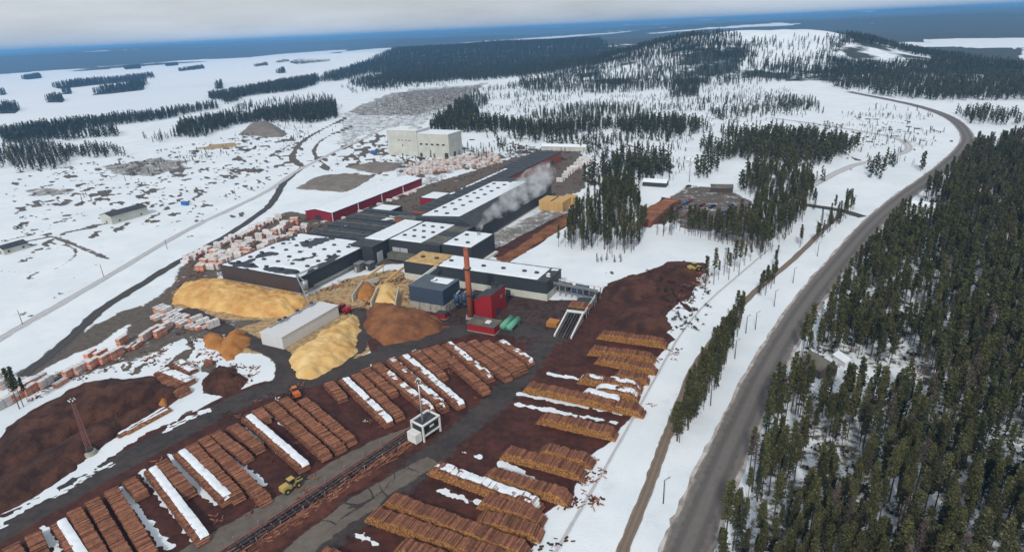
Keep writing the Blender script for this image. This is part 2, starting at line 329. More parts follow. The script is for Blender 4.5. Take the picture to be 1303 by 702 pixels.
for k_, (pl, thr_, sc_) in enumerate((([(0,262),(0,215),(120,205),(330,165),(400,165),(400,215),(300,262),(150,310),(0,345)], .665, 5), ([(200,262),(340,225),(380,235),(300,290),(200,330)], .70, 4), ([(380,210),(470,168),(640,190),(720,185),(720,215),(560,225),(420,240)], .60, 6), ([(0,505),(150,440),(240,400),(300,425),(345,470),(280,505),(100,490)], .66, 3), ([(560,170),(720,175),(870,185),(870,230),(740,240),(640,200)], .66, 7), ([(1000,150),(1180,140),(1215,185),(1150,215),(1000,230),(930,240)], .70, 8), ([(700,330),(830,335),(960,330),(900,420),(830,400)], .74, 3))):
    sprinkle(pl, thr_, sc_, .95, 60+k_)
# snow left lying between the log piles
def keepsnow(pl, wd, px=True):
    w = GL(pl) if px else pl
    sel = (X > w[:,0].min()-6) & (X < w[:,0].max()+6) & (Y > w[:,1].min()-6) & (Y < w[:,1].max()+6)
    d = ldist(X[sel], Y[sel], w)-wd*.48-W1[sel]*1.6+(fbm(X[sel], Y[sel], 1.4, 3, 71)-.5)*2.4
    v = np.clip(0.5+d/1.4, 0, 1)
    for k in cov: cov[k][sel] = np.minimum(cov[k][sel], v)
for a, wd in (([(55,671),(72,700)],1.8), ([(157,620),(185,662),(214,697)],2.0), ([(181,600),(225,658),(250,690)],1.5), ([(217,579),(272,640),(290,634)],1.6), ([(295,579),(336,617)],1.5),
              ([(314,543),(369,586),(384,594)],1.5), ([(337,519),(407,578)],.9), ([(439,493),(479,529)],.9), ([(472,464),(517,502)],.6), ([(500,456),(577,514)],.9),
              ([(660,501),(789,526)],1.4), ([(659,514),(785,538)],1.2), ([(698,475),(768,488)],.9), ([(560,624),(663,658)],1.5), ([(582,613),(645,632)],1.2), ([(693,596),(727,606)],.9), ([(640,590),(720,640)],3.0),
              ([(106,596),(150,566),(190,540),(218,530)],6.5), ([(210,548),(240,532),(268,520)],2.5), ([(0,664),(40,641),(70,625)],2.5), ([(70,630),(110,606),(140,590)],2.0), ([(0,672),(8,668)],2),
              ([(795,488),(812,500)],3), ([(455,680),(480,692)],1), ([(585,574),(610,580)],.8)):
    keepsnow(a, wd)
# wheel tracks on that snow bank
paint('tyre', [(90,622),(140,592),(200,552),(250,528)], 0.6, 1.5, .75, line=1.2); paint('tyre', [(100,612),(150,580),(210,544)], 0.6, 1.5, .7, line=.9)
for k_ in range(26):
    r_k = random.Random(900+k_); a_ = G(r_k.uniform(240, 520), 0) if False else None
    f_ = r_k.random(); base = np.array([255+270*f_, 712-150*f_])+np.array([r_k.uniform(-12, 40), r_k.uniform(-6, 22)]); c_ = G(*base); t0 = r_k.uniform(0, 6.28); R_ = r_k.uniform(5, 13); n_ = r_k.uniform(.6, 1.5)
    paint('tyre', [c_+R_*np.array([math.cos(t0+n_*q/5), math.sin(t0+n_*q/5)])-R_*np.array([math.cos(t0+n_*.5), math.sin(t0+n_*.5)]) for q in range(6)], .5, .6, .8, line=.7, px=False)
for pl in ([(0,672),(110,608),(220,549),(330,497),(420,473)], [(-20,694),(100,622),(215,560),(325,507),(420,480),(520,446)], [(700,425),(655,480),(600,540),(520,602),(430,662)], [(690,425),(640,485),(585,545),(500,608)], [(560,425),(640,418),(720,408)], [(300,428),(345,448),(362,470),(340,496)], [(440,440),(466,418),(462,398)], [(180,396),(230,400),(300,412)], [(20,470),(90,432),(160,398)], [(30,482),(100,444),(165,410)]):
    paint('tyre', pl, .6, 1.6, .62, line=.9)
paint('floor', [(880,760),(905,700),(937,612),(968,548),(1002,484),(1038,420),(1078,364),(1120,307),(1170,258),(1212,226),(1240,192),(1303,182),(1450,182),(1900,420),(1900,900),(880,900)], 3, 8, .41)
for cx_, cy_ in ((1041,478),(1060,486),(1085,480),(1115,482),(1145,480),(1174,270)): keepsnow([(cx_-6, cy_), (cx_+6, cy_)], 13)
# wooded ground and far land
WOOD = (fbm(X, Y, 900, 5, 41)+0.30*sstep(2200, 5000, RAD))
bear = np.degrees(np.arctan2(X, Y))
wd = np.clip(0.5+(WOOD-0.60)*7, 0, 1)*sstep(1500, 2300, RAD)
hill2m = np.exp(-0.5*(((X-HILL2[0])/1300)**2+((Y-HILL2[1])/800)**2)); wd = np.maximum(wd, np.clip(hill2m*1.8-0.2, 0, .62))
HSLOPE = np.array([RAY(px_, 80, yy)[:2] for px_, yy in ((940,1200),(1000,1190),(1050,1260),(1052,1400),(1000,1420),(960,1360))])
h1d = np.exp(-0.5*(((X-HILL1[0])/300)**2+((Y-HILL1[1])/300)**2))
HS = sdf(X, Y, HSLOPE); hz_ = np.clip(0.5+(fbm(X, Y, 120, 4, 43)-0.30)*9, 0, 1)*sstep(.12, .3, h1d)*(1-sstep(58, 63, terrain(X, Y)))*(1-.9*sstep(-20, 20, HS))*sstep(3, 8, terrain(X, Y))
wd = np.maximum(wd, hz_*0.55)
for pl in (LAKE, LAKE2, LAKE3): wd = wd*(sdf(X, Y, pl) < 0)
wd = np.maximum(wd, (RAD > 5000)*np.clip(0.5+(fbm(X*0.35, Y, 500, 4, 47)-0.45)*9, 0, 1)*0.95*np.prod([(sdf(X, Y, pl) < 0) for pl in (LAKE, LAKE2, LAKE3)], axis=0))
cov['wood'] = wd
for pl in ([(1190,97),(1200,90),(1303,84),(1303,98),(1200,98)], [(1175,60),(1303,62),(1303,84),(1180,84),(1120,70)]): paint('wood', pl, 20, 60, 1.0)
Zg = terrain(X, Y)+(fbm(X, Y, 9, 3, 51)-0.5)*0.35*(1-sstep(400, 900, RAD))
ROADW = smooth(GL([(845,770),(872,702),(905,622),(940,542),(985,452),(1030,381),(1075,325),(1112,283),(1150,250),(1178,230),(1205,209),(1225,189),(1231,174),(1219,157),(1198,145),(1167,135),(1130,127),(1080,118)]), 10)
ROAD2 = smooth(GL([(30,478),(70,447),(100,420),(133,391),(180,362),(222,336),(284,302),(330,272),(348,255),(362,232),(385,213)]), 8)
PATHW = smooth(GL([(770,770),(792,702),(820,633),(840,577),(854,541),(883,470),(912,428),(938,394),(965,367),(1010,329),(1050,290),(1072,272)]), 8)
SIDE = smooth(GL([(1098,276),(1070,268),(1034,262),(1000,258),(960,254)]), 8)
SNOWT = smooth(GL([(1010,250),(1034,236),(1082,212),(1123,202),(1150,194),(1156,186),(1140,176),(1100,168),(1040,158),(980,150)]), 8)
rd = np.minimum.reduce([ldist(X, Y, ROADW)-6.5, ldist(X, Y, PATHW)-2.5, ldist(X, Y, SIDE)-4, ldist(X, Y, ROAD2)-4, ldist(X, Y, SNOWT)-4])
Zg = np.where(rd < 0, terrain(X, Y)-0.06, Zg)
near = np.hypot(X, Y) < 620
s_ = sdf(X, Y, np.array(GL([(-100,800),(-40,520),(280,335),(400,265),(640,180),(740,190),(720,330),(900,330),(880,450),(700,720),(600,900)])))
Zg = np.where(s_ > 0, Zg*0.25, Zg)
nA, nR = az.size, rr.size
vv = np.column_stack([X, Y, Zg])
ii = np.arange(nA*nR).reshape(nR, nA)
qf = np.stack([ii[:-1,:-1], ii[1:,:-1], ii[1:,1:], ii[:-1,1:]], -1).reshape(-1, 4)[:, ::-1]
# the rest of the plain behind and below the drone
def raw_mesh(name, v, f):
    me = bpy.data.meshes.new(name); me.vertices.add(len(v)); me.vertices.foreach_set('co', np.asarray(v, np.float32).ravel())
    n = f.shape[1]; me.loops.add(f.size); me.loops.foreach_set('vertex_index', f.astype(np.int32).ravel())
    me.polygons.add(len(f)); me.polygons.foreach_set('loop_start', np.arange(0, f.size, n, dtype=np.int32)); me.polygons.foreach_set('loop_total', np.full(len(f), n, np.int32))
    me.update(calc_edges=True); me.validate(); return me
gme = raw_mesh('ground', vv, qf)
for k, a in cov.items():
    at = gme.attributes.new('c_'+k, 'FLOAT', 'POINT'); at.data.foreach_set('value', a.astype(np.float32))
gme.polygons.foreach_set('use_smooth', np.ones(len(qf), bool))
def ground_material():
    m = bpy.data.materials.new('snowy_ground'); m.use_nodes = True; nt = m.node_tree; N = nt.nodes; b = N['Principled BSDF']; K = nt.links.new
    b.inputs['Roughness'].default_value = 0.75; b.inputs['Specular IOR Level'].default_value = 0.2
    t = N.new('ShaderNodeTexCoord')
    def noise(sc, det=6): 
        n = N.new('ShaderNodeTexNoise'); n.inputs['Scale'].default_value = sc; n.inputs['Detail'].default_value = det; n.inputs['Roughness'].default_value = 0.62; K(t.outputs['Object'], n.inputs['Vector']); return n.outputs[0]
    n1 = noise(0.45, 8); n2 = noise(0.035, 8); n3 = noise(1.6, 4); n4 = noise(0.11, 10); nw = noise(0.012, 12)
    av = N.new('ShaderNodeMath'); av.operation = 'MULTIPLY_ADD'; K(n1, av.inputs[0]); av.inputs[1].default_value = .5; h4 = N.new('ShaderNodeMath'); h4.operation = 'MULTIPLY'; K(n4, h4.inputs[0]); h4.inputs[1].default_value = .5; K(h4.outputs[0], av.inputs[2]); nm = av.outputs[0]
    def mixc(f, a, c):
        x = N.new('ShaderNodeMixRGB'); K(f, x.inputs[0])
        for i, q in ((1, a), (2, c)):
            if isinstance(q, tuple): x.inputs[i].default_value = (*q, 1)
            else: K(q, x.inputs[i])
        return x.outputs[0]
    def ramp(src, lo, hi):
        r = N.new('ShaderNodeMapRange'); r.interpolation_type = 'SMOOTHSTEP'; r.inputs[1].default_value = lo; r.inputs[2].default_value = hi; K(src, r.inputs[0]); return r.outputs[0]
    c = mixc(ramp(n2, .35, .65), SNOW, (0.66, 0.72, 0.765))
    c = mixc(ramp(n4, .56, .72), c, (0.63, 0.67, 0.70))
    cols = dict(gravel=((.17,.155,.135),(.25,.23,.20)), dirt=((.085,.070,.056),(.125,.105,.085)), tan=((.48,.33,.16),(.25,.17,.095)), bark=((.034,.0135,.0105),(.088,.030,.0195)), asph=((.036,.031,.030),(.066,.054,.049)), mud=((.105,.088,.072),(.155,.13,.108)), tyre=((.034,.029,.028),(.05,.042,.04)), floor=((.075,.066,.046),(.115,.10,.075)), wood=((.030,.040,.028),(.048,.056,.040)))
    for k, (a, d) in cols.items():
        an = N.new('ShaderNodeAttribute'); an.attribute_name = 'c_'+k
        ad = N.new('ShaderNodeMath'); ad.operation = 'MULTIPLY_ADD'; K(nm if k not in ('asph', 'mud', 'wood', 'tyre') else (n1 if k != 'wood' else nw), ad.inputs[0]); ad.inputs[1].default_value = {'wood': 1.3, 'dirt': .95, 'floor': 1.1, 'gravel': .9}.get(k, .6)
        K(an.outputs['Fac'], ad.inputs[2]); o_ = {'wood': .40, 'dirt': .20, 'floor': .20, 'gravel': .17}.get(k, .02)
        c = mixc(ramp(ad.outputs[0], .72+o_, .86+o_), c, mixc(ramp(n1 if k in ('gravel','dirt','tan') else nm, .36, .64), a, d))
    K(c, b.inputs['Base Color'])
    bp = N.new('ShaderNodeBump'); bp.inputs['Distance'].default_value = 0.12; K(n3, bp.inputs['Height']); K(bp.outputs[0], b.inputs['Normal'])
    return m
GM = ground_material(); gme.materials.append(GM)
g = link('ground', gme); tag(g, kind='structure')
mb = MB()                                     # coarse ring closing the plain all round, a little lower
ang = [math.radians(63.9+k*(360-127.8)/40) for k in range(41)]
for a in ang: mb.v += [(math.sin(a)*r_, math.cos(a)*r_, -0.3) for r_ in (40, 400, 3000, 40000)]
for k in range(40):
    for j in range(3): mb.face((k*4+j, (k+1)*4+j, (k+1)*4+j+1, k*4+j+1)[::-1])
b0 = len(mb.v); mb.v += [(math.sin(2*math.pi*k/48)*62, math.cos(2*math.pi*k/48)*62, -0.35) for k in range(48)]; mb.face(tuple(range(b0, b0+48))[::-1])
tag(mb.build('outer_ground', M['snow']), kind='structure')

# lakes
for nm, pl in (('frozen_lake', LAKE), ('far_frozen_lake', LAKE2), ('far_lake', LAKE3)):
    o = MB().poly([(p[0], p[1], 0.5) for p in pl][::-1]).build(nm, M['ice']); tag(o, kind='structure')

# ------------------------------------------------------------------ roads
def ribbon(name, pl, width, z, m, edge=0.0, crown=0.0, seed=0):
    pl = np.asarray(pl); t = np.gradient(pl, axis=0); t /= np.linalg.norm(t, axis=1)[:,None]; nrm = np.column_stack([-t[:,1], t[:,0]])
    cols_ = np.linspace(-1, 1, 9); v = []; ac = []
    for i, p in enumerate(pl):
        for c in cols_:
            w = width/2*c
            if abs(c) == 1: w += c*edge*(hash2(np.array([i]), np.array([int(c)]), seed)[0]-0.5)
            q = p+nrm[i]*w; v.append((q[0], q[1], tz(q[0], q[1])+z+crown*(1-c*c))); ac.append(c)
    n = len(cols_); f = np.array([[i*n+j, i*n+j+1, (i+1)*n+j+1, (i+1)*n+j] for i in range(len(pl)-1) for j in range(n-1)])[:, ::-1]
    me = raw_mesh(name, v, f); me.materials.append(m); at = me.attributes.new('across', 'FLOAT', 'POINT'); at.data.foreach_set('value', ac)
    return tag(link(name, me), kind='structure')
def road_mat(name, base, track, edgec, edge0=.75):
    m = bpy.data.materials.new(name); m.use_nodes = True; nt = m.node_tree; N = nt.nodes; b = N['Principled BSDF']; K = nt.links.new; b.inputs['Roughness'].default_value = .85; b.inputs['Specular IOR Level'].default_value = .2
    t = N.new('ShaderNodeTexCoord'); n = N.new('ShaderNodeTexNoise'); n.inputs['Scale'].default_value = .5; n.inputs['Detail'].default_value = 8; K(t.outputs['Object'], n.inputs['Vector'])
    a = N.new('ShaderNodeAttribute'); a.attribute_name = 'across'; ab = N.new('ShaderNodeMath'); ab.operation = 'ABSOLUTE'; K(a.outputs['Fac'], ab.inputs[0])
    s = N.new('ShaderNodeMath'); s.operation = 'MULTIPLY_ADD'; K(n.outputs[0], s.inputs[0]); s.inputs[1].default_value = .35; K(ab.outputs[0], s.inputs[2])
    r = N.new('ShaderNodeValToRGB'); e = r.color_ramp.elements; e[0].position = 0.0; e[0].color = (*base, 1); e[1].position = 1.0; e[1].color = (*edgec, 1)
    for p, c in ((.30, base), (.45, track), (.62, track), (.75, base), (edge0+.14, base), (edge0+.24, edgec)): k = e.new(min(p, .999)); k.color = (*c, 1)
    sc = N.new('ShaderNodeMath'); sc.operation = 'MULTIPLY'; sc.inputs[1].default_value = .85; K(s.outputs[0], sc.inputs[0]); K(sc.outputs[0], r.inputs[0])
    n2 = N.new('ShaderNodeMixRGB'); n2.blend_type = 'MULTIPLY'; n2.inputs[0].default_value = .5
    rr_ = N.new('ShaderNodeMapRange'); rr_.inputs[3].default_value = .6; rr_.inputs[4].default_value = 1.4; K(n.outputs[0], rr_.inputs[0])
    K(r.outputs[0], n2.inputs[1]); K(rr_.outputs[0], n2.inputs[2]); K(n2.outputs[0], b.inputs['Base Color']); return m
M['road'] = road_mat('highway_asphalt', (.155,.142,.132), (.112,.103,.097), (.24,.205,.18)); M['verge'] = mat('ploughed_verge', (.24,.205,.18), .9, (.52,.50,.49), .25, bump=.1)
M['path'] = road_mat('gravel_path', (.20,.155,.12), (.16,.125,.095), (.32,.28,.25)); M['lane'] = road_mat('yard_lane', (.07,.066,.062), (.055,.052,.05), (.16,.15,.14)); M['snowroad'] = road_mat('packed_snow_road', (.50,.51,.52), (.38,.38,.38), (.66,.69,.72))
ribbon('road_verge', ROADW, 11.4, .03, M['verge'], .9, 0, 3)
ribbon('highway', ROADW, 9.6, .06, M['road'], .7, .06, 1); ribbon('footpath', PATHW, 2.9, .05, M['path'], .5, 0, 2)
ribbon('side_road', SIDE, 6.5, .045, M['lane'], .8, 0, 4); ribbon('yard_road', ROAD2, 5.5, .045, M['lane'], 1.2, 0, 5); RAILT = smooth(GL([(-30,448),(0,431),(60,396),(135,353),(230,297),(300,263),(342,242),(385,214),(450,182),(520,150)]), 8)
ribbon('snow_track', RAILT, 4.6, .2, M['snowroad'], .8, 0, 7)
ribbon('ski_track', smooth(GL([(690,730),(735,655),(790,560),(840,470),(870,420),(900,385),(940,350),(985,312)]), 8), .8, .22, M['snowroad'], .3, 0, 8)
ribbon('snow_road', SNOWT, 7, .045, M['snowroad'], 1.0, 0, 6)

# ------------------------------------------------------------------ height-field heaps
def heap(name, label, pl, hmax, slope, m, rough=.75, cell=.55, seed=0, cat='pile', px=True, group=None, snow=None, lump=7):
    w = GL(pl) if px else np.asarray(pl)
    x0, y0 = w.min(0)-2; x1, y1 = w.max(0)+2
    nx, ny = int((x1-x0)/cell)+2, int((y1-y0)/cell)+2
    gx, gy = np.meshgrid(np.linspace(x0, x1, nx), np.linspace(y0, y1, ny)); d = sdf(gx, gy, w)+(fbm(gx, gy, 6, 4, seed)-.5)*5.0
    h = hmax*(1-np.exp(-np.maximum(d, 0)*slope/hmax*1.3))*(0.72+.56*fbm(gx, gy, lump*2.2, 3, seed+5))+(fbm(gx, gy, lump*.35, 5, seed+9)-.5)*rough*2.6*np.clip(d, 0, 1)
    h = np.where(d > 0, np.maximum(h, .02), np.maximum(d*slope, -1.0))
    keep = (d > -cell*1.6); cx, cy = w.mean(0)
    idx = np.full(gx.shape, -1); idx[keep] = np.arange(keep.sum())
    v = np.column_stack([gx[keep]-cx, gy[keep]-cy, h[keep]])
    q = np.stack([idx[:-1,:-1], idx[:-1,1:], idx[1:,1:], idx[1:,:-1]], -1).reshape(-1, 4); q = q[(q >= 0).all(1)]
    me = raw_mesh(name, v, q); me.materials.append(m); me.polygons.foreach_set('use_smooth', np.ones(len(q), bool))
    o = link(name, me); o.location = (cx, cy, tz(cx, cy)); tag(o, label, cat, group)
    return o
heap('sawdust_heap', 'broad yellow sawdust heap against the brown wall of the hall', [(219,376),(232,362),(262,358),(290,358),(330,366),(375,374),(400,381),(388,392),(365,402),(330,406),(300,402),(255,392),(222,386)], 4.2, .75, M['sawdust'], seed=1)
heap('sawdust_heap', 'pale yellow sawdust heap in front of the long white store', [(368,470),(363,458),(385,440),(410,424),(438,410),(450,400),(458,412),(455,438),(452,452),(430,465),(398,480),(375,480)], 5.0, .8, M['sawdust_pale'], seed=2)
heap('wood_chip_heap', 'large red-brown bark chip heap beside the blue building', [(463,395),(478,388),(500,390),(540,396),(560,405),(571,416),(560,422),(520,434),(488,440),(474,430),(462,412)], 5.5, .85, M['chips_brown'], seed=3)
heap('wood_chip_heap', 'small orange wood chip heap on snow left of the white store', [(278,440),(288,425),(300,418),(312,420),(318,430),(308,446),(300,459),(285,461)], 3.2, .9, M['sawdust_orange'], seed=4, rough=.3)
heap('wood_chip_heap', 'low orange chip heap dusted with snow left of the sawdust lane', [(255,428),(268,424),(285,428),(292,438),(280,446),(262,442)], 1.6, .6, M['sawdust_orange'], seed=14, rough=.5)
heap('sawdust_heap', 'pale chip heap between concrete bay walls near the mill', [(476,388),(480,368),(500,362),(508,372),(504,388)], 3.6, 1.0, M['sawdust_pale'], seed=5, rough=.3)
heap('sawdust_heap', 'small tan chip heap in the left concrete bay near the mill', [(450,376),(456,364),(472,360),(476,372),(466,382)], 2.6, 1.0, M['sawdust_orange'], seed=6, rough=.3)
heap('bark_bank', 'long dark brown bark waste bank behind the tall light mast', [(-40,585),(0,556),(40,532),(108,488),(150,484),(195,482),(228,492),(222,506),(170,520),(100,556),(40,590),(-30,630)], 4.5, .8, M['bark_mound'], rough=.9, seed=7, lump=9)
heap('bark_bank', 'lower brown bark waste bank in front of the long dark bank', [(-40,640),(0,602),(60,570),(130,536),(185,520),(205,524),(170,540),(125,570),(104,588),(100,598),(40,634),(-20,665)], 3.0, .7, M['bark_mound'], rough=.8, seed=8, lump=9)
heap('earth_heap', 'small yellow earth heap at the end of the bark bank', [(199,516),(206,506),(216,508),(218,516),(208,521)], 1.8, .9, M['sawdust_orange'], seed=9, rough=.4)
heap('bark_heap', 'brown root and bark heap patched with snow above the dark lane', [(258,500),(264,480),(278,468),(300,470),(312,482),(304,496),(285,505)], 3.6, .7, M['bark_mound'], seed=10, rough=1.0, lump=3)
heap('bark_heap', 'broad red-brown bark mound at the far right corner of the log yard', [(765,372),(772,360),(800,352),(826,352),(842,362),(836,378),(800,386),(775,384)], 3.5, .6, M['bark_mound'], seed=11, rough=.8)
heap('bark_heap', 'low red-brown bark mound above the nearest right log rows', [(778,412),(790,398),(815,390),(842,398),(856,416),(850,424),(810,422),(785,418)], 3.0, .6, M['bark_mound'], seed=12, rough=.8)
heap('bark_heap', 'ragged bark heap at the far tip of the yard by the snow field', [(842,350),(850,340),(870,334),(892,338),(888,350),(868,358)], 2.6, .6, M['bark_mound'], seed=13, rough=1.2, lump=3)
heap('gravel_heap', 'grey gravel hill left of the road bend before the woods', [(304,172),(318,159),(345,157),(366,170),(360,175)], 9, .5, M['gravel'], seed=15, cell=1.6)
heap('gravel_plot', 'large flat grey gravel mound behind the red walled store', [(377,240),(404,225),(447,221),(476,224.5),(459,236),(438,245)], 2.2, .35, M['gravel'], seed=16, cell=1.2)
heap('gravel_plot', 'smaller grey gravel mound in front of the tall white block', [(442,213),(480,206),(514,208),(500,217),(478,221)], 2.0, .35, M['gravel'], seed=17, cell=1.4)
heap('bark_strip', 'thin red-brown bark windrow beside the gravel yard right of the mill', [(632,330),(645,334),(736,278),(728,268)], 1.2, .5, M['chips_brown'], seed=18, rough=.3)

# ------------------------------------------------------------------ the mill: buildings share one grid
GA = math.radians(-27.5); VX = np.array([math.cos(GA), math.sin(GA)]); UX = np.array([-math.sin(GA), math.cos(GA)])
def S(v, u): return VX*v+UX*u                              # site grid -> world
def snow_sheet(parent, x0, x1, y0, y1, zf, seed, cover=.5, thick=.28, cell=.55, sc=7, m='roof_snow', name='snow', hole=None, edge=1.0):
    nx, ny = max(4, int((x1-x0)/cell)+1), max(4, int((y1-y0)/cell)+1); nx, ny = min(nx, 160), min(ny, 200)
    gx, gy = np.meshgrid(np.linspace(x0, x1, nx), np.linspace(y0, y1, ny))
    n = fbm(gx+seed*31, gy-seed*17, sc, 4, seed); d = np.minimum.reduce([gx-x0, x1-gx, gy-y0, y1-gy])
    mk = (n-(1-cover))*5+.2; mk = np.minimum(mk, d*2.0-edge*.5+(fbm(gx, gy, 1.5, 2, seed+3)-.5)*1.0)
    if hole is not None: mk = np.minimum(mk, hole(gx, gy))
    z = zf(gx, gy)+np.clip(mk, -.4, 1)*thick
    keep = mk > -1.2; idx = np.full(gx.shape, -1); idx[keep] = np.arange(keep.sum())
    q = np.stack([idx[:-1,:-1], idx[:-1,1:], idx[1:,1:], idx[1:,:-1]], -1).reshape(-1, 4); q = q[(q >= 0).all(1)]
    me = raw_mesh(name, np.column_stack([gx[keep], gy[keep], z[keep]]), q); me.materials.append(M[m]); me.polygons.foreach_set('use_smooth', np.ones(len(q), bool))
    return link(name, me, parent)
def hall(name, label, v0, v1, u0, u1, h, wall='clad_dark', roof='roof_dark', plinth=1.2, ridge=None, cat='building', pl_mat='concrete', front=None, overhang=.25, parapet=0.0):
    """box hall, origin at its front left base corner; ridge=(x, z) gives a roof folded along u"""
    p = S(v0, u0); e = empty(name, (p[0], p[1], 0), GA); tag(e, label, cat); W_, L_ = v1-v0, u1-u0
    hl, hr = (h if not isinstance(h, tuple) else h[0]), (h if not isinstance(h, tuple) else h[1])
    prof = [(0, hl)]+([ridge] if ridge else [])+[(W_, hr)]
    w = MB(); P0 = plinth
    w.poly([(0,0,P0),(W_,0,P0)]+[(x, 0, z) for x, z in prof[::-1]], 1 if front else 0)
    w.poly([(W_,L_,P0),(0,L_,P0)]+[(x, L_, z) for x, z in prof], 0)
    w.poly([(0,L_,P0),(0,0,P0),(0,0,hl),(0,L_,hl)]); w.poly([(W_,0,P0),(W_,L_,P0),(W_,L_,hr),(W_,0,hr)])
    w.build('wall', [M[wall], M[front or wall]], e)
    if plinth > 0: MB().box(-.12, W_+.12, -.12, L_+.12, 0, P0).build('plinth', M[pl_mat], e)
    r = MB(); o = overhang; t = .35
    for (xa, za), (xb, zb) in zip(prof[:-1], prof[1:]):
        xa2 = xa-o if xa == 0 else xa; xb2 = xb+o if xb == W_ else xb
        b = len(r.v); r.v += [(xa2,-o,za),(xb2,-o,zb),(xb2,L_+o,zb),(xa2,L_+o,za),(xa2,-o,za+t),(xb2,-o,zb+t),(xb2,L_+o,zb+t),(xa2,L_+o,za+t)]
        for q in [(0,3,2,1),(4,5,6,7),(0,1,5,4),(1,2,6,5),(2,3,7,6),(3,0,4,7)]: r.face(tuple(b+i for i in q))
    rf = r.build('roof', M[roof], e)
    def zf(x, y):
        xs = [q[0] for q in prof]; zs = [q[1]+t for q in prof]; return np.interp(x, xs, zs)
    return e, rf, zf, W_, L_
def skylights(parent, zf, pts, sx=1.7, sy=1.1, m='skylight', hh=.75):
    me = MB().box(-sx/2, sx/2, -sy/2, sy/2, -.1, hh).box(-sx/2-.12, sx/2+.12, -sy/2-.12, sy/2+.12, -.1, .2).mesh('skylight', M[m])
    for x, y in pts:
        o = link('skylight', me, parent); o.location = (x, y, float(zf(np.array([x]), np.array([y]))[0])+.1)
def clear_lights(pts, r=1.5): return lambda gx, gy: np.min([np.maximum(np.abs(gx-x)-.9, np.abs(gy-y)-.6) for x, y in pts], axis=0)*2.0+.35
def face_box(parent, name, m, side, a0, a1, z0, z1, W_, L_, depth=.12):
    if side == 'front': MB().box(a0, a1, -depth-.02, .05, z0, z1).build(name, M[m], parent)
    elif side == 'right': MB().box(W_-.05, W_+depth+.02, a0, a1, z0, z1).build(name, M[m], parent)

# left dark hall with patchy snow
e, rf, zf, W_, L_ = hall('sorting_hall', 'wide dark hall with brown front and patchy snow on its flat roof', -260.5, -209.3, 192, 246, 8.3, 'clad_dark', front='clad_brown', plinth=1.5)
sk = [(6+9.5*i, 6+7.4*j) for i in range(5) for j in range(6)]
snow_sheet(e, .4, W_-.4, .4, L_-.4, zf, 5, .54, sc=11, hole=lambda gx, gy: np.minimum.reduce([clear_lights(sk)(gx, gy), 3*(np.hypot((gx-11)/9, (gy-4.5)/2.6)-1+(fbm(gx, gy, 4, 3, 77)-.5)*.8), 3*(np.hypot((gx-36)/12, (gy-5)/3.4)-1+(fbm(gx, gy, 4, 3, 78)-.5)*.8)])); skylights(rf, zf, sk)
face_box(e, 'conveyor_ledge', 'steel', 'right', 8, 40, 1.7, 2.3, W_, L_, .9)
# kiln block with cross ridges
e, rf, zf, W_, L_ = hall('kiln_block', 'low dark drying kiln block with cross ridges and small blue vents', -260, -216.5, 246.6, 306, 6.6, 'clad_dark', plinth=0)
for j in range(7):
    y = 4+j*8.2; MB().box(.3, W_-.3, y, y+.7, 6.9, 7.7).build('roof_ridge', M['roof_olive' if j % 2 else 'steel_dark'], e)
    for k in range(5): 
        if (j*5+k) % 3 != 1: MB().box(4+k*8.5, 5.6+k*8.5, y+2.4, y+3.6, 6.9, 7.6).build('vent', M['blue_steel'], e)
snow_sheet(e, 2, 12, 20, 26, zf, 3, .35, sc=4); snow_sheet(e, 24, 40, 40, 54, zf, 8, .45, sc=6)
# link block and mid hall
e, rf, zf, W_, L_ = hall('mill_link', 'dark upper mill block between the patchy hall and the mid hall', -216, -202.2, 236.5, 284, 9.8, plinth=.6)
snow_sheet(e, .4, W_-.4, 10, L_-.4, zf, 21, .7, sc=9); MB().box(13.8, 14.0, 3, 7.5, .6, 6).build('door', M['door'], e)
e, rf, zf, W_, L_ = hall('saw_hall', 'dark mid mill hall with half snowed roof and two grey doors', -202, -170.2, 249.6, 284, 9.8, plinth=.6)
sk = [(5+6*i, 8+9*j) for i in range(3) for j in range(3)]
snow_sheet(e, .4, 20.5, .4, L_-.4, zf, 22, .85, sc=9, hole=clear_lights(sk, .5)); skylights(rf, zf, sk)
MB().box(20.5, W_-.4, 3, 14, 10.16, 10.24).build('roof_patch', M['roof_olive'], e); MB().box(20.5, W_-.4, 22, 31, 10.16, 10.24).build('roof_patch', M['roof_olive'], e)
for x in (2.2, 7.2): face_box(e, 'door', 'door', 'front', x, x+4.6, .2, 6.2, W_, L_)
e, rf, zf, W_, L_ = hall('dryer_house', 'square dark block with white snow roof letting off steam', -169.8, -152.5, 250.8, 275, 10.2, plinth=.8)
sk = [(4, 8), (5, 17), (12, 6)]; snow_sheet(e, .4, W_-.4, .4, L_-.4, zf, 23, .95, sc=9, hole=clear_lights(sk, .4)); skylights(rf, zf, sk)
MB().tube((11, 19, 10.3), (11, 19, 12.2), .9, .9, 12).build('steam_vent', M['steel'], e)
MB().box(17.4, 19.2, 2, 24, 0, 1.2).build('loading_ledge', M['white_paint'], e)
MB().box(-30, -4, -6.2, -2.4, 1.2, 4.4).build('covered_conveyor', M['roof_olive'], e)
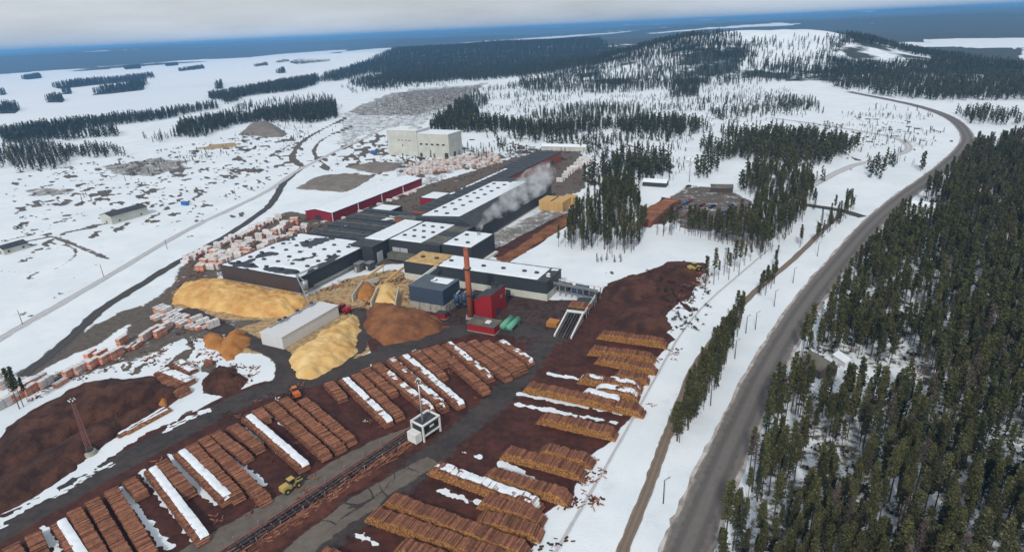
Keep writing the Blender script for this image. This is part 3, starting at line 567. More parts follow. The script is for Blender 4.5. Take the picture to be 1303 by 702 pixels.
# big hall with skylights
e, rf, zf, W_, L_ = hall('main_hall', 'huge dark hall with snowy skylit roof and bare dark right slope', -208.5, -168.5, 285, 388, (11.2, 8.6), ridge=(27, 13.2), plinth=.8)
sk = [(6, 12+9*j) for j in range(10)]+[(16, 8+9*j) for j in range(10)]
snow_sheet(e, .6, 27.3, 3.5, 92, zf, 24, .93, sc=12, hole=clear_lights(sk, .5), cell=.65); skylights(rf, zf, sk, 2.0, 1.4)
MB().tube((39.0, 20, .8), (39.0, 20, 11), .5, .5, 8).build('duct', M['steel_dark'], e)
for j in range(12): MB().box(W_+.02, W_+.16, 6+8*j, 6.25+8*j, .8, 8.4).build('wall_rib', M['steel_dark'], e)
# dark strip roof beside it and the far rust-walled hall
e, rf, zf, W_, L_ = hall('strip_hall', 'long narrow dark flat roofed hall along the main hall left side', -226, -208.8, 306.5, 431, 8.6, plinth=0, wall='brick_wall')
for j in range(14): MB().box(2, W_-2, 4+8.6*j, 4.5+8.6*j, 8.96, 9.25).build('roof_batten', M['steel_dark'], e)
snow_sheet(e, .4, 3.2, 40, L_-1, zf, 26, .6, sc=5)
e, rf, zf, W_, L_ = hall('far_hall', 'far dark roofed hall with rust red walls behind the main hall', -232, -210.5, 431.4, 508, 8.2, plinth=0, wall='brick_wall')
for j in range(8): MB().box(2, W_-2, 4+9*j, 4.5+9*j, 8.56, 8.85).build('roof_batten', M['steel_dark'], e)
for y in (30, 44, 52): face_box(e, 'opening', 'white_paint' if y == 44 else 'steel_dark', 'right', y, y+7, 0, 4, W_, L_)
e, rf, zf, W_, L_ = hall('annex', 'small red walled annex with snowy flat roof left of strip hall', -248, -230, 345, 362, 5, plinth=0, wall='clad_darkred'); snow_sheet(e, .4, W_-.4, .4, L_-.4, zf, 27, .8, sc=6)
e, rf, zf, W_, L_ = hall('annex', 'low snow roofed annex beside the red walled store yard', -262, -246, 306.5, 322, 5.2, plinth=0); snow_sheet(e, .4, W_-.4, .4, L_-.4, zf, 28, .9, sc=6)
e, rf, zf, W_, L_ = hall('plant_room', 'small plant room with orange end wall on the kiln block roof', -224, -209.5, 284.6, 290, 10, plinth=0, front='brick_wall', roof='roof_olive')
# red walled long store
e, rf, zf, W_, L_ = hall('long_store', 'long low store with dark red walls and white snow roof', -302.5, -280, 293.3, 395, (4.8, 5.4), ridge=(9, 6.8), plinth=0, wall='clad_darkred')
snow_sheet(e, -.2, W_+.2, -.2, L_+.2, zf, 29, 1.3, thick=.4, sc=12, cell=.9, edge=0)
for y in (-.1, 25.4, 51, 76.4, 101.4): MB().box(W_+.02, W_+.35, y, y+.5, 0, 5.5).build('corner_post', M['white_paint'], e)
face_box(e, 'opening', 'steel_dark', 'front', 8, 13, 0, 3.2, W_, L_)
# front long building with dusty snow roof
e, rf, zf, W_, L_ = hall('debarking_hall', 'long dark front building with white base and snow roof turning dusty brown', -176.2, -101.6, 227, 243, 8.6, plinth=3.2, pl_mat='white_wall')
sk = [(6, 8), (13.5, 8.5), (22, 8), (40, 7), (50, 7.4), (60.5, 7.6), (66.5, 7.6)]
snow_sheet(e, .4, 20, .4, L_-.4, zf, 30, 1.2, sc=6, m='dusty_snow', hole=clear_lights(sk, .9), edge=0); snow_sheet(e, 17.5, 70, .4, L_-.4, zf, 31, .95, sc=8, hole=clear_lights(sk, .9)); snow_sheet(e, 70.5, W_-.5, 5, L_-.5, zf, 32, .45, sc=4)
skylights(rf, zf, sk); face_box(e, 'door', 'steel_dark', 'front', 54.5, 57, .1, 2.6, W_, L_, .2)
# blue building
e, rf, zf, W_, L_ = hall('chip_house', 'blue-grey cube building on pale concrete bays beside the chimney', -153.6, -136.6, 199.5, 213, 10.2, 'clad_blue', plinth=3.4, pl_mat='concrete')
rf.data.materials[0] = mat('blue_roof', (.075, .095, .12), .5, (.06, .08, .1), .4); snow_sheet(e, 5.5, 15.5, 6.5, 12.6, zf, 33, .7, sc=7)
for x in (.2, 5.8, 11.4): MB().box(x, x+4.6, -.55, -.13, 0, 3.6).build('bay_wall', M['concrete'], e)
for y in (.2, 4.8, 9.4): MB().box(W_+.13, W_+.55, y, y+3.6, 0, 3.6).build('bay_wall', M['concrete'], e)
# red boiler house with a stepped wavy top
p = S(-124.5, 202.2); e = empty('boiler_house', (p[0], p[1], 0), GA); tag(e, 'bright red boiler house with curved grey roof right of the chimney', 'building')
w = MB(); prof = [(0, 7.0), (2, 7.4), (4, 8.9), (6.2, 9.9), (9.2, 10.3)]
w.poly([(0,0,0),(9.2,0,0)]+[(x, 0, z) for x, z in prof[::-1]]); w.poly([(9.2,12.5,0),(0,12.5,0)]+[(x, 12.5, z) for x, z in prof]); w.poly([(0,12.5,0),(0,0,0),(0,0,7),(0,12.5,7)]); w.poly([(9.2,0,0),(9.2,12.5,0),(9.2,12.5,10.3),(9.2,0,10.3)])
w.build('wall', M['clad_red'], e); r = MB()
for (xa, za), (xb, zb) in zip(prof[:-1], prof[1:]): r.poly([(xa,-.1,za+.05),(xb,-.1,zb+.05),(xb,12.6,zb+.05),(xa,12.6,za+.05)])
r.build('roof', M['roof_dark'], e); MB().box(9.21, 9.32, 4, 6.5, 0, 3).build('door', M['steel_dark'], e); MB().box(9.21,9.30, 8, 9.4, 6, 7.4).build('vent', M['steel'], e)
MB().tube((7, 9, 10), (7, 9, 12.5), .5).build('roof_duct', M['steel_dark'], e); MB().tube((4.5, 10, 9), (4.5, 10, 11.5), .4).build('roof_duct', M['steel_dark'], e)
# small red shed, green tanks, blue filters
e, rf, zf, W_, L_ = hall('pump_shed', 'small red flat roofed shed in front of the boiler house', -119.5, -107.5, 189.5, 196, 3.2, 'clad_red', plinth=.3, roof='roof_olive')
MB().box(7, 9, 2, 4, 3.5, 4.1).build('roof_unit', M['white_paint'], e)
for k in range(2):
    p = S(-106.8+k*3.0, 194); t = empty('green_tank', (p[0], p[1], 0), GA); tag(t, ['light green lying tank beside the red shed', 'light green lying tank farther right of the red shed'][k], 'tank', 'green tanks')
    MB().tube((0, 0, 1.7), (0, 9, 1.7), 1.3, 1.3, 14).build('shell', M['green_paint'], t, True); MB().box(-1, 1, 1, 1.6, 0, .7).build('cradle', M['concrete'], t); MB().box(-1, 1, 7.4, 8, 0, .7).build('cradle', M['concrete'], t)
for k in range(3):
    p = S(-133.5+k*2.9, 205+1.6*k); t = empty('dust_filter', (p[0], p[1], 0)); tag(t, ['blue cone bottomed dust filter nearest the blue building', 'blue dust filter in the middle of three behind the chimney', 'blue dust filter right behind the chimney'][k], 'dust filter', 'dust filters')
    MB().tube((0,0,3.4), (0,0,7.2+.5*k), 1.25, 1.25, 12).build('drum', M['blue_steel'], t, True); MB().tube((0,0,1.2), (0,0,3.4), .3, 1.25, 12).build('hopper', M['blue_steel'], t, True)
    for a in range(3): MB().tube((math.cos(a*2.1)*1.1, math.sin(a*2.1)*1.1, 0), (math.cos(a*2.1)*1.1, math.sin(a*2.1)*1.1, 3.6), .12, .12, 5).build('leg', M['steel_dark'], t)
    MB().tube((0,0,7.2+.5*k), (1.5,1.0,8.4), .35, .35, 8).build('duct', M['steel'], t)
e, rf, zf, W_, L_ = hall('fan_house', 'tiny dark red hut at the foot of the chimney', -137, -133, 194.5, 197, 2.4, 'clad_red', plinth=.2)
p = G(599, 404); t = empty('chimney', (p[0], p[1], 0)); tag(t, 'tall rust red chimney stack between blue and red buildings', 'chimney')
MB().tube((0,0,0), (0,0,30), 1.35, .95, 20).build('stack', M['rust_stack'], t, True)
MB().tube((0,0,10.2), (0,0,10.6), 2.0, 2.0, 20).build('platform', M['steel_dark'], t); MB().tube((0,0,21.5), (0,0,21.8), 1.7, 1.7, 20).build('platform', M['steel_dark'], t)
MB().tube((1.25,0,0), (1.0,0,30), .1, .1, 5).tube((1.25,.5,0), (1.0,.5,30), .06, .06, 5).build('ladder', M['steel_dark'], t); MB().tube((0,0,29.5), (0,0,30.2), 1.05, 1.05, 16).build('rim', M['rust_stack'], t)
MB().box(-1.9, 1.9, -1.9, 1.9, 0, .7).build('footing', M['concrete'], t)
# white store
e, rf, zf, W_, L_ = hall('chip_store', 'long plain white box store between yellow sawdust heaps', -188.6, -177.3, 149.5, 181, 4.9, 'white_panel', 'white_panel', plinth=.15)
for x, y in ((1.4, 9), (2.0, 11.5), (1.6, 18.5), (1.6, 26.5)):
    MB().tube((x, y, 5.2), (x, y, 6.5), .35, .75, 10).build('cyclone', M['steel'], e); MB().tube((x, y, 6.5), (x, y, 7.1), .75, .7, 10).build('cyclone_cap', M['steel_dark'], e)
MB().tube((.9, 4, 5.6), (.9, 31, 5.6), .22, .22, 6).build('blow_pipe', M['steel'], e)
# conveyor pipe from hall corner to store, silver cyclone
p = S(-207, 193); t = empty('cyclone', (p[0], p[1], 0)); tag(t, 'silver cyclone drum with blow pipe at the brown hall corner', 'cyclone')
MB().tube((0,0,3), (0,0,7.5), 1.3, 1.5, 14).build('drum', M['steel'], t, True); MB().tube((0,0,1), (0,0,3), .3, 1.3, 14).build('cone', M['steel'], t, True)
for a in range(4): MB().tube((math.cos(a*1.57)*1.2, math.sin(a*1.57)*1.2, 0), (math.cos(a*1.57)*1.2, math.sin(a*1.57)*1.2, 4), .1, .1, 5).build('leg', M['steel_dark'], t)
q = S(-186.8, 175)-p; q0 = S(-212, 193.5)-p; q1 = S(-210, 206)-p
MB().tube((q[0], q[1], 5.8), (q0[0], q0[1], 9.6), .3, .3, 8).tube((q0[0], q0[1], 9.6), (q1[0], q1[1], 9.6), .3, .3, 8).tube((0,0,7.5), (q0[0], q0[1], 9.6), .3, .3, 8).build('blow_pipe', M['steel'], t)
# side equipment along the hall's right wall
for (v, u, w_, l_, h_, m, lb) in ((-206.5, 226, 3.5, 5, 4.2, 'green_paint', 'small green container cabin beside the dark hall side wall'), (-202, 229, 3.2, 4, 4.0, 'steel_dark', 'small dark container cabin beside the dark hall side wall')):
    p = S(v, u); t = empty('cabin', (p[0], p[1], 0), GA); tag(t, lb, 'cabin'); MB().box(0, w_, 0, l_, .3, h_).build('body', M['roof_olive' if m == 'green_paint' else m], t); MB().box(-.15, w_+.15, -.15, l_+.15, h_, h_+.2).build('roof', M['steel'], t); MB().box(.5, 1.6, -.06, 0, .4, 2.4).build('door', M['door'], t)
# concrete bay walls by chip heaps, planks
for k, (a, b, h_) in enumerate((((449,384),(463,364),3.2), ((473,393),(482,372),3.6), ((504,394),(508,374),3.6), ((463,364),(482,358),2.4))):
    A_, B_ = G(*a), G(*b); o = MB().bar((0,0,h_/2), (B_[0]-A_[0], B_[1]-A_[1], h_/2), .5, h_).build('bay_wall', M['white_wall']); o.location = (*A_, 0); tag(o, ['leftmost pale concrete bay wall near the chip heaps', 'pale concrete bay wall left of the pale chip heap', 'pale concrete bay wall right of the pale chip heap', 'low pale concrete wall behind the chip bays'][k], 'wall')
for k, (a, b) in enumerate((((466,353),(489,343)), ((491,358),(514,346)))):
    A_, B_ = G(*a, 2), G(*b, 2); t = empty('chip_conveyor', (*A_, 0)); tag(t, ['left tan chip conveyor beam over the bays', 'right tan chip conveyor beam over the bays'][k], 'conveyor', 'chip conveyors')
    d = B_-A_; MB().bar((0,0,2.0), (d[0], d[1], 4.4), .9, .7).build('beam', M['lumber'], t)
    for f_ in (.15, .55, .95): MB().tube((d[0]*f_, d[1]*f_, 0), (d[0]*f_, d[1]*f_, 1.8+2.4*f_), .12, .12, 5).build('leg', M['steel_dark'], t)
A_, B_ = G(521,361,6), G(556,349,7); t = empty('chip_conveyor', (*A_, 0)); tag(t, 'pale conveyor tube running up to the blue building roof', 'conveyor'); d = B_-A_
MB().bar((0,0,5), (d[0], d[1], 10.8), 1.0, 1.0).build('beam', M['white_wall'], t); MB().tube((d[0]*.3, d[1]*.3, 0), (d[0]*.3, d[1]*.3, 6.5), .15, .15, 6).build('leg', M['steel_dark'], t)
# tall white block
p = S(-386.7, 495); e = empty('tower_block', (p[0], p[1], 0), GA); tag(e, 'tall pale windowless storage block with stepped roof beyond the mill', 'building')
MB().box(0, 34.5, 0, 24, 0, 24.2).build('wall', M['white_wall'], e); MB().box(34.52, 69.3, .6, 24, 0, 21.6).build('wall', M['white_wall'], e)
MB().box(-.2, 34.6, -.2, 24.2, 24.2, 24.6).build('roof', M['roof_snow'], e); MB().box(34.7, 69.5, .4, 24.2, 21.6, 22.0).build('roof', M['roof_snow'], e); MB().box(22, 32, 6, 14, 24.6, 26.2).build('roof_house', M['white_wall'], e)
for k in range(5): o = MB().box(37+6.2*k, 40+6.2*k, .5, .62, 11.2, 12.6).build('window', M['glass'], e)
for k in range(4): MB().box(12+4.2*k, 14.6+4.2*k, -.06, .02, 14.5, 15.2).build('vent', M['steel_dark'], e)
for (x0_, x1_, z_) in ((36.5, 39, 3.5), (64, 68, 4.5), (17, 18, 11)): MB().box(x0_, x1_, .4 if x0_ > 34 else -.1, .64 if x0_ > 34 else .02, 0 if z_ < 6 else 9, z_).build('door', M['steel_dark'], e)
face_box(e, 'door', 'steel_dark', 'right', 8, 12, 0, 4.5, 69.3, 24)
# huts to the left
def hut(px, py, W_, L_, h, label, wall='white_wall', roof='roof_dark', rz=GA, ridge=1.6, snow=False, name='hut', cat='building'):
    p = G(px, py); e = empty(name, (p[0], p[1], 0), rz); tag(e, label, cat); w = MB()
    w.poly([(-W_/2,-L_/2,0),(W_/2,-L_/2,0),(W_/2,-L_/2,h),(0,-L_/2,h+ridge),(-W_/2,-L_/2,h)]); w.poly([(W_/2,L_/2,0),(-W_/2,L_/2,0),(-W_/2,L_/2,h),(0,L_/2,h+ridge),(W_/2,L_/2,h)])
    w.poly([(-W_/2,L_/2,0),(-W_/2,-L_/2,0),(-W_/2,-L_/2,h),(-W_/2,L_/2,h)]); w.poly([(W_/2,-L_/2,0),(W_/2,L_/2,0),(W_/2,L_/2,h),(W_/2,-L_/2,h)]); w.build('wall', M[wall], e)
    r = MB(); o = .4
    for s in (-1, 1):
        k = ridge/(W_/2); r.bar((s*(W_/4+o/2), -L_/2-o, h+ridge/2-k*o/2+.1), (s*(W_/4+o/2), L_/2+o, h+ridge/2-k*o/2+.1), 1, .15)
        b = len(r.v)-8
        for i in range(b, b+8):
            x, y, z = r.v[i]; xx = s*(W_/4+o/2)+(x-s*(W_/4+o/2))*(W_/2+o); r.v[i] = (xx, y, h+ridge-abs(xx)*k+(.2 if z > h+ridge/2-k*o/2+.1 else .02))
    r.build('roof', M['roof_snow' if snow else roof], e)
    MB().box(-.5, .5, -L_/2-.06, -L_/2, 0, 2.0).build('door', M['steel_dark'], e)
    for s in (-.3, .3): MB().box(W_/2, W_/2+.06, L_*s-.6, L_*s+.6, 1.0, 2.1).build('window', M['glass'], e)
    return e
hut(160, 278, 12, 26, 5.6, 'grey roofed pale shed alone on the snow field at left', rz=GA, wall='white_wall')
hut(17, 319, 8, 13, 3.4, 'small pale hut with green-grey roof near the left edge', rz=GA)
hut(1041, 472, 7, 8.5, 3.2, 'brown roofed cabin in the forest clearing right of the road', wall='clad_brown', roof='roof_olive', rz=.3, ridge=2.2, name='cabin')
hut(1073, 462, 3.4, 5.5, 2.2, 'small pale arched shed beside the forest cabin', wall='white_panel', roof='white_panel', rz=.2, ridge=1.0, snow=True, name='shed')
hut(1174, 266, 9, 12, 2.8, 'snow roofed house among pines right of the highway bend', wall='white_wall', rz=.9, snow=True, name='house')
hut(1232, 313, 4, 5, 2.4, 'tiny snow roofed shed deep in the right forest', wall='clad_brown', rz=.9, snow=True, name='shed')
hut(834, 236, 8, 17, 3.2, 'snow roofed grey house at the edge of the forest car park', wall='clad_dark', rz=1.1, snow=True, name='house')
hut(720, 191, 10, 46, 4.0, 'long pale far shed behind the rust walled hall', rz=1.2, name='shed', snow=True)
hut(918, 243, 9, 14, 3, 'brown house with bare roof at the back of the car park', wall='clad_brown', roof='roof_olive', rz=1.3, name='house')
hut(880, 208, 5, 7, 3, 'tiny white hut beside the mast in the snowy clearing', wall='white_panel', rz=.5, snow=True)
for k, (px, py, m, lb) in enumerate(((236,261,'blue_steel','blue container on the snow field left of the mill'), (476,195,'blue_steel','blue container beside the tall pale block'), (500,240,'wrap_grey','grey tarped container by the red walled store'))):
    p = G(px, py); t = empty('container', (p[0], p[1], 0), GA); tag(t, lb, 'container'); mm = mat('container_paint%d' % k, (.03,.14,.40) if 'blue' in m else (.3,.3,.3), .5)
    MB().box(-3, 3, -1.2, 1.2, .15, 2.7).build('body', mm, t)
    for i in range(7): MB().box(-2.8+.85*i, -2.6+.85*i, -1.26, 1.26, .3, 2.6).build('rib', mm, t)
    MB().box(2.98, 3.06, -.05, .05, .3, 2.5).build('door_bar', M['steel'], t)

# yellow sawn timber blocks beside the main hall
for k, (px, py, w_, l_, h_) in enumerate(((694,267.5,9,13,6.3), (708,269,9,15,6.3), (722,262,8,9,5.6))):
    p = G(px, py); t = empty('sawn_timber_stack', (p[0], p[1], 0), GA); tag(t, ['left yellow sawn timber block by the main hall wall', 'middle yellow sawn timber block by the gravel yard', 'right and smallest yellow sawn timber block by the gravel yard'][k], 'timber stack', 'yellow timber blocks')
    nx, nz = 3, 4
    for i in range(nx):
        for j in range(nz):
            MB().box(-w_/2+i*w_/nx+.06, -w_/2+(i+1)*w_/nx-.06, 0, l_, j*h_/nz+.1, (j+1)*h_/nz-.03).build('bundle', M['lumber'], t)

# ------------------------------------------------------------------ log piles
LOGMESH = {}
def log_mesh(Lp, Hp, lw, kind, var):
    key = (Lp, Hp, lw, kind, var)
    if key in LOGMESH: return LOGMESH[key]
    r = random.Random(str(key)); mb = MB(); d = .31; n = int(Lp/d); hn = 0
    for i in range(n):
        x = -Lp/2+(i+.5)*d; edge = min(x+Lp/2, Lp/2-x); hh = min(Hp, .5+edge*1.05)*(1+.05*math.sin(x*.55+var*2)+.04*math.sin(x*1.7+var))
        k = max(1, int(hh/(d*.88)))
        for j in range(k):
            top = j >= k-2
            if not top and 3 < i < n-3 and False: continue
            rad = d*.5*r.uniform(.72, 1.06); z = rad+j*d*.88+r.uniform(-.03, .03); o1 = r.uniform(-.2, .15); o2 = r.uniform(-.15, .2)
            c = r.random(); yaw = r.uniform(-.025, .025) if top else 0; xx = x+(d/2 if j % 2 else 0)+r.uniform(-.04, .04)
            mb.tube((xx-yaw*lw/2, -lw/2+o1, z), (xx+yaw*lw/2, lw/2+o2, z+(r.uniform(-.06,.06) if top else 0)), rad, rad*r.uniform(.8, 1), 6 if top else 5, 0, c, True, 1)
    LOGMESH[key] = mb.mesh('logs', [M['bark'] if kind != 2 else M['bark2'], M['log_end'] if kind >= 1 else M['log_end2']])
    return LOGMESH[key]
def pile_snow(Lp, Hp, lw, seed, cover, side=0):
    nx, ny = int(Lp/.4), 12; gx, gy = np.meshgrid(np.linspace(-Lp/2+.8, Lp/2-.8, nx), np.linspace(-lw/2-.1, lw/2+.1, ny))
    edge = np.minimum(gx+Lp/2, Lp/2-gx); hh = np.minimum(Hp, .5+edge*1.05)*(1+.05*np.sin(gx*.55+(seed % 3)*2)+.04*np.sin(gx*1.7+(seed % 3)))
    mk = np.minimum((fbm(gx+seed*13, gy*1.3, 2.4, 3, seed)-(1-cover))*5, 1-(np.abs(gy-side*2.2)/(lw/2*.58))**4+(fbm(gx, gy, .8, 2, seed+2)-.5)*1.8)
    z = hh+.02+np.clip(mk, -.8, 1)*.15; q = np.arange(nx*ny).reshape(ny, nx); f = np.stack([q[:-1,:-1], q[:-1,1:], q[1:,1:], q[1:,:-1]], -1).reshape(-1, 4)
    f = f[(mk.ravel()[f] > -1.0).any(1)]
    me = raw_mesh('snow_cap', np.column_stack([gx.ravel(), gy.ravel(), z.ravel()]), f); me.materials.append(M['roof_snow']); me.polygons.foreach_set('use_smooth', np.ones(len(f), bool)); return me
LP = [((12,691),(45,745),'R'),((40,675),(49,696),'R'),((73,661),(116,730),'S'),((93,646),(145,735),'R'),((116,633),(172,728),'R'),((140,620),(196,712),'R'),((163,607),(178.5,625.5),'R'),((190,594),(256,681),'S'),((203,584),(240,624),'R'),((227,572),(287,632),'S'),
      ((241,563),(302,629),'R'),((257,554.5),(336,632),'R'),((272,548),(314,580),'R'),((294,538.5),(328.5,567),'R'),((313,528),(386,591),'S'),((326,518),(337.5,531),'R'),((342,511),(414,576),'R'),((359,505),(433,568),'R'),((383,505),(446,558),'R'),((417,484),(435,503),'R'),
      ((436,480),(493,534),'T'),((452,474),(508,527),'R'),((464,467),(500,498),'R'),((477,461),(547,519),'r'),((496,455),(565,516),'r'),((512,450),(585,512),'T'),((526,444.5),(563.5,477),'R'),((540.5,442),(564,461),'R'),((552,438),(618,494),'R'),((568,435),(623,478),'r'),
      ((583,434),(646,477.5),'R'),((599,432),(657,471.5),'R'),((616,432),(666,467),'R'),((634.5,432),(675,458),'r')]
RP = [((765,421),(845,432),'R'),((753,441),(830,450),'R'),((763,452),(832,465),'R'),((786,472),(822,477),'R'),((741,476),(813,488),'r'),((760,490),(809,498),'T'),((743,496),(789,507),'T'),((672,487),(816,518),'R'),((690,526),(780,546),'R'),((690,566),(750,581),'R'),
      ((644,570),(738,595),'R'),((552,590),(683,638),'T'),((621.5,596),(721,627),'R'),((616,631),(686,653),'R'),((611,653),(683,671),'R'),((495,630),(666,694),'R'),((473,648),(640,706),'R'),((509,688),(600,722),'R'),((405,700),(470,725),'R')]
def put_pile(a, b, ty, kind, label, group, lw, Hp, seed):
    A_, B_ = G(*a, Hp), G(*b, Hp); d = B_-A_; Ln = float(np.hypot(*d)); Lq = max(6, round((Ln+2*(Hp-.5)*.6)/3)*3); c = (A_+B_)/2; an = math.atan2(d[1], d[0])
    e = empty('log_pile', (c[0], c[1], .03), an); tag(e, label, 'log pile', group)
    o = link('logs', log_mesh(Lq, Hp, lw, kind, seed % 3), e); o.scale.x = (Ln+2*(Hp-.5)*.6)/Lq; tag(o, kind='stuff')
    if ty in 'STr':
        s = link('snow_cap', pile_snow(Lq, Hp, lw, seed % 3+(seed//3)*3, {'S': .80, 'T': .43, 'r': .25}[ty], .35 if kind == 0 else .3), e); s.scale.x = o.scale.x
desc = {'S': 'snow covered', 'T': 'half snowed', 'r': 'lightly snowed', 'R': 'bare brown'}
for i, (a, b, ty) in enumerate(LP):
    ln = np.hypot(*(G(*b, 3)-G(*a, 3))); wd_ = 'short ' if ln < 17 else ''
    put_pile(a, b, ty, 0, '%s%s log pile, %s from left in the left hand rows' % (wd_, desc[ty], ORD[i]), 'log piles left of the sorting line', 3.1, 2.2, i)
for i, (a, b, ty) in enumerate(RP):
    put_pile(a, b, ty, 1 if i > 3 else 1, '%s yellow ended log pile, %s from the mill in the right hand rows' % (desc[ty], ORD[i]), 'log piles right of the sorting line', 3.7, 2.8, i+50)
for i, (a, b) in enumerate((((196,480),(234,497)), ((203,469),(240,484)), ((222,459),(243,470)))):
    put_pile(a, b, 'R' if i == 0 else 'T', 0, ['nearest of the small old log piles in the snow behind the bark bank', 'middle of the small old log piles in the snow behind the bark bank', 'farthest of the small old log piles in the snow behind the bark bank'][i], 'old log piles behind the bark bank', 4.5, 1.8, 90+i)
for i, (a, b, h_) in enumerate((((819,281),(846,258),3.2), ((830,266),(858,252),3.2))):
    put_pile(a, b, 'R', 0, ['near rust brown log pile left of the car park', 'far rust brown log pile left of the car park'][i], 'log piles by the car park', 9, h_, 95+i)
for i, (a, b, ty) in enumerate((((160,549),(216,519),'S'), ((150,553),(212,517),'S'))):
    put_pile(a, b, 'T', 1, ['long thin orange plank pile on the snow bank beside the mast', 'long thin snowed plank pile behind the orange one by the mast'][i], 'thin piles by the mast', 1.6, 1.0, 100+i)
o = None
# loose square pieces in the snow
p = G(266, 464); t = empty('crate', (p[0], p[1], 0), .3); tag(t, 'single brown crate on the snow between the chip heap and old piles', 'crate')
for j in range(4): MB().box(-1.4, 1.4, -1.1, 1.1, .1+j*.42, .48+j*.42).build('board', M['bark'], t)
p = G(704, 414); t = empty('crate', (p[0], p[1], 0), GA); tag(t, 'square orange timber bundle beside the log infeed ramp', 'crate')
for j in range(4): MB().box(-2.2, 2.2, -2.0, 2.0, .1+j*.5, .56+j*.5).build('board', M['sawdust_orange'], t)

# ------------------------------------------------------------------ log infeed ramp at the mill's right end
A_ = G(716, 430); B_ = G(748, 384); d = B_-A_; Ln = float(np.hypot(*d)); an = math.atan2(d[1], d[0])
t = empty('log_infeed', (A_[0], A_[1], 0), an); tag(t, 'white sided log infeed ramp leading up to the debarker', 'conveyor')
for s in (-1, 1): MB().poly([(0, s*3.3, 0),(17, s*3.3, 3.0),(17, s*3.3, 0)]).build('ramp_side', M['concrete'], t); MB().bar((0, s*3.3, .5), (17, s*3.3, 3.4), .5, .9).build('side_wall', M['white_paint'], t)
MB().bar((17, -3.6, 3.5), (17, 3.6, 3.5), .5, .9).build('end_wall', M['white_paint'], t)
for k in range(5): MB().bar((0, -2.4+k*1.2, .15), (17, -2.4+k*1.2, 2.9), .35, .3).build('rail', M['steel_dark' if k % 2 else 'roof_olive'], t)
MB().box(17.3, Ln-2, -3.2, 3.2, 1.2, 2.8).build('deck', M['steel_dark'], t); MB().bar((17.3, -3.5, 3.1), (Ln-1, -3.5, 3.6), .3, 1.1).build('rail_wall', M['white_paint'], t)
for k in range(6): MB().box(20+3.0*k, 20.3+3.0*k, -3.8, -3.4, 0, 3).build('leg', M['steel'], t)
q = log_mesh(9, 1.2, 4.4, 1, 2); o = link('logs', q, t); o.location = (24, 0, 2.8); o.rotation_euler = (0,0,math.pi/2); tag(o, kind='stuff')
A_ = G(708, 372); B_ = G(764, 383); d = B_-A_; t = empty('debarker_line', (A_[0], A_[1], 0), math.atan2(d[1], d[0])); tag(t, 'grey and blue machine gantry joining the debarking hall to the infeed', 'conveyor'); Ln = float(np.hypot(*d))
for k in range(8): 
    for s in (-2.5, 2.5): MB().box(k*Ln/7.5, k*Ln/7.5+.35, s-.15, s+.15, 0, 5.2).build('leg', M['steel'], t)
MB().box(0, Ln, -2.8, -2.4, 5.0, 5.5).build('beam', M['steel'], t); MB().box(0, Ln, 2.4, 2.8, 5.0, 5.5).build('beam', M['white_paint'], t); MB().box(1, Ln-1, -2.2, 2.2, 2.4, 3.2).build('trough', M['steel_dark'], t)
MB().box(9, 15, -2.3, 2.3, 3.2, 5.0).build('motor_housing', M['blue_steel'], t); MB().box(2, 7, -2.2, 2.2, 3.2, 4.8).build('motor_housing', M['steel_dark'], t); MB().box(-.3, Ln+.2, -3.1, -2.85, 5.5, 6.4).build('guard_rail', M['steel'], t)

# ------------------------------------------------------------------ sorting line with its log pockets, cabin and mast
A_ = G(255, 730); B_ = G(524, 552); d = B_-A_; Ln = float(np.hypot(*d)); an = math.atan2(d[1], d[0])
t = empty('log_sorting_line', (A_[0], A_[1], 0), an); tag(t, 'long low log sorting conveyor strewn with red bark between the yards', 'conveyor')
for y in (-1.3, -.2, .9, 2.0): MB().bar((0, y, .7), (Ln, y, .7), .22, .35).build('rail', M['steel_dark' if y < 1 else 'brown_steel'], t)
o = link('cross_beam', MB().box(-.12, .12, -1.6, 2.4, .1, .5).mesh('cross_beam', M['brown_steel']), t)
for k in range(1, int(Ln/2)): c_ = link('cross_beam', o.data, t); c_.location.x = k*2.0
mb = MB()
for k in range(320):
    x = random.uniform(0, Ln); y = random.uniform(-4.6, -1.6) if random.random() < .75 else random.uniform(-1.2, 2); a_ = random.gauss(0, .35); l_ = random.uniform(1.2, 4.2)
    mb.tube((x, y, .3+random.random()*.3), (x+l_*math.cos(a_), y+l_*math.sin(a_)*.6, .3+random.random()*.35), random.uniform(.08, .17), None, 5, 0, random.random(), True, 1)
o = mb.build('loose_logs', [M['bark'], M['log_end']], t); tag(o, kind='stuff')
post = MB().box(-.1, .1, -.1, .1, 0, 1.5).mesh('stop_post', M['steel'])
for k in range(int(Ln/3.2)): c_ = link('stop_post', post, t); c_.location = (k*3.2, 2.9 if k % 2 else -1.7, .1)
heap('bark_windrow', 'long red bark windrow under the sorting conveyor', [(250,740),(330,686),(420,626),(500,575),(527,560),(536,564),(500,588),(430,640),(360,690),(290,745)], .7, .4, M['bark_red'] if 'bark_red' in M else mat('red_bark_waste', (.105,.035,.022), .95, (.065,.024,.017), .5, bump=.2, bscale=1.5), rough=.4, seed=60, lump=3)
p = G(541, 553); t = empty('control_cabin', (p[0], p[1], 0), an); tag(t, 'white framed dark control cabin standing over the sorting line', 'cabin')
MB().box(-2.4, 3.8, -2.2, 2.2, 2.0, 4.9).build('body', M['steel_dark'], t); MB().box(-2.7, 4.1, -2.5, 2.5, 4.9, 5.2).build('roof', M['roof_dark'], t)
for x in (-2.6, 4.0):
    for y in (-2.4, 2.4): MB().box(x-.22, x+.22, y-.22, y+.22, 0, 5.4).build('frame_post', M['white_paint'], t)
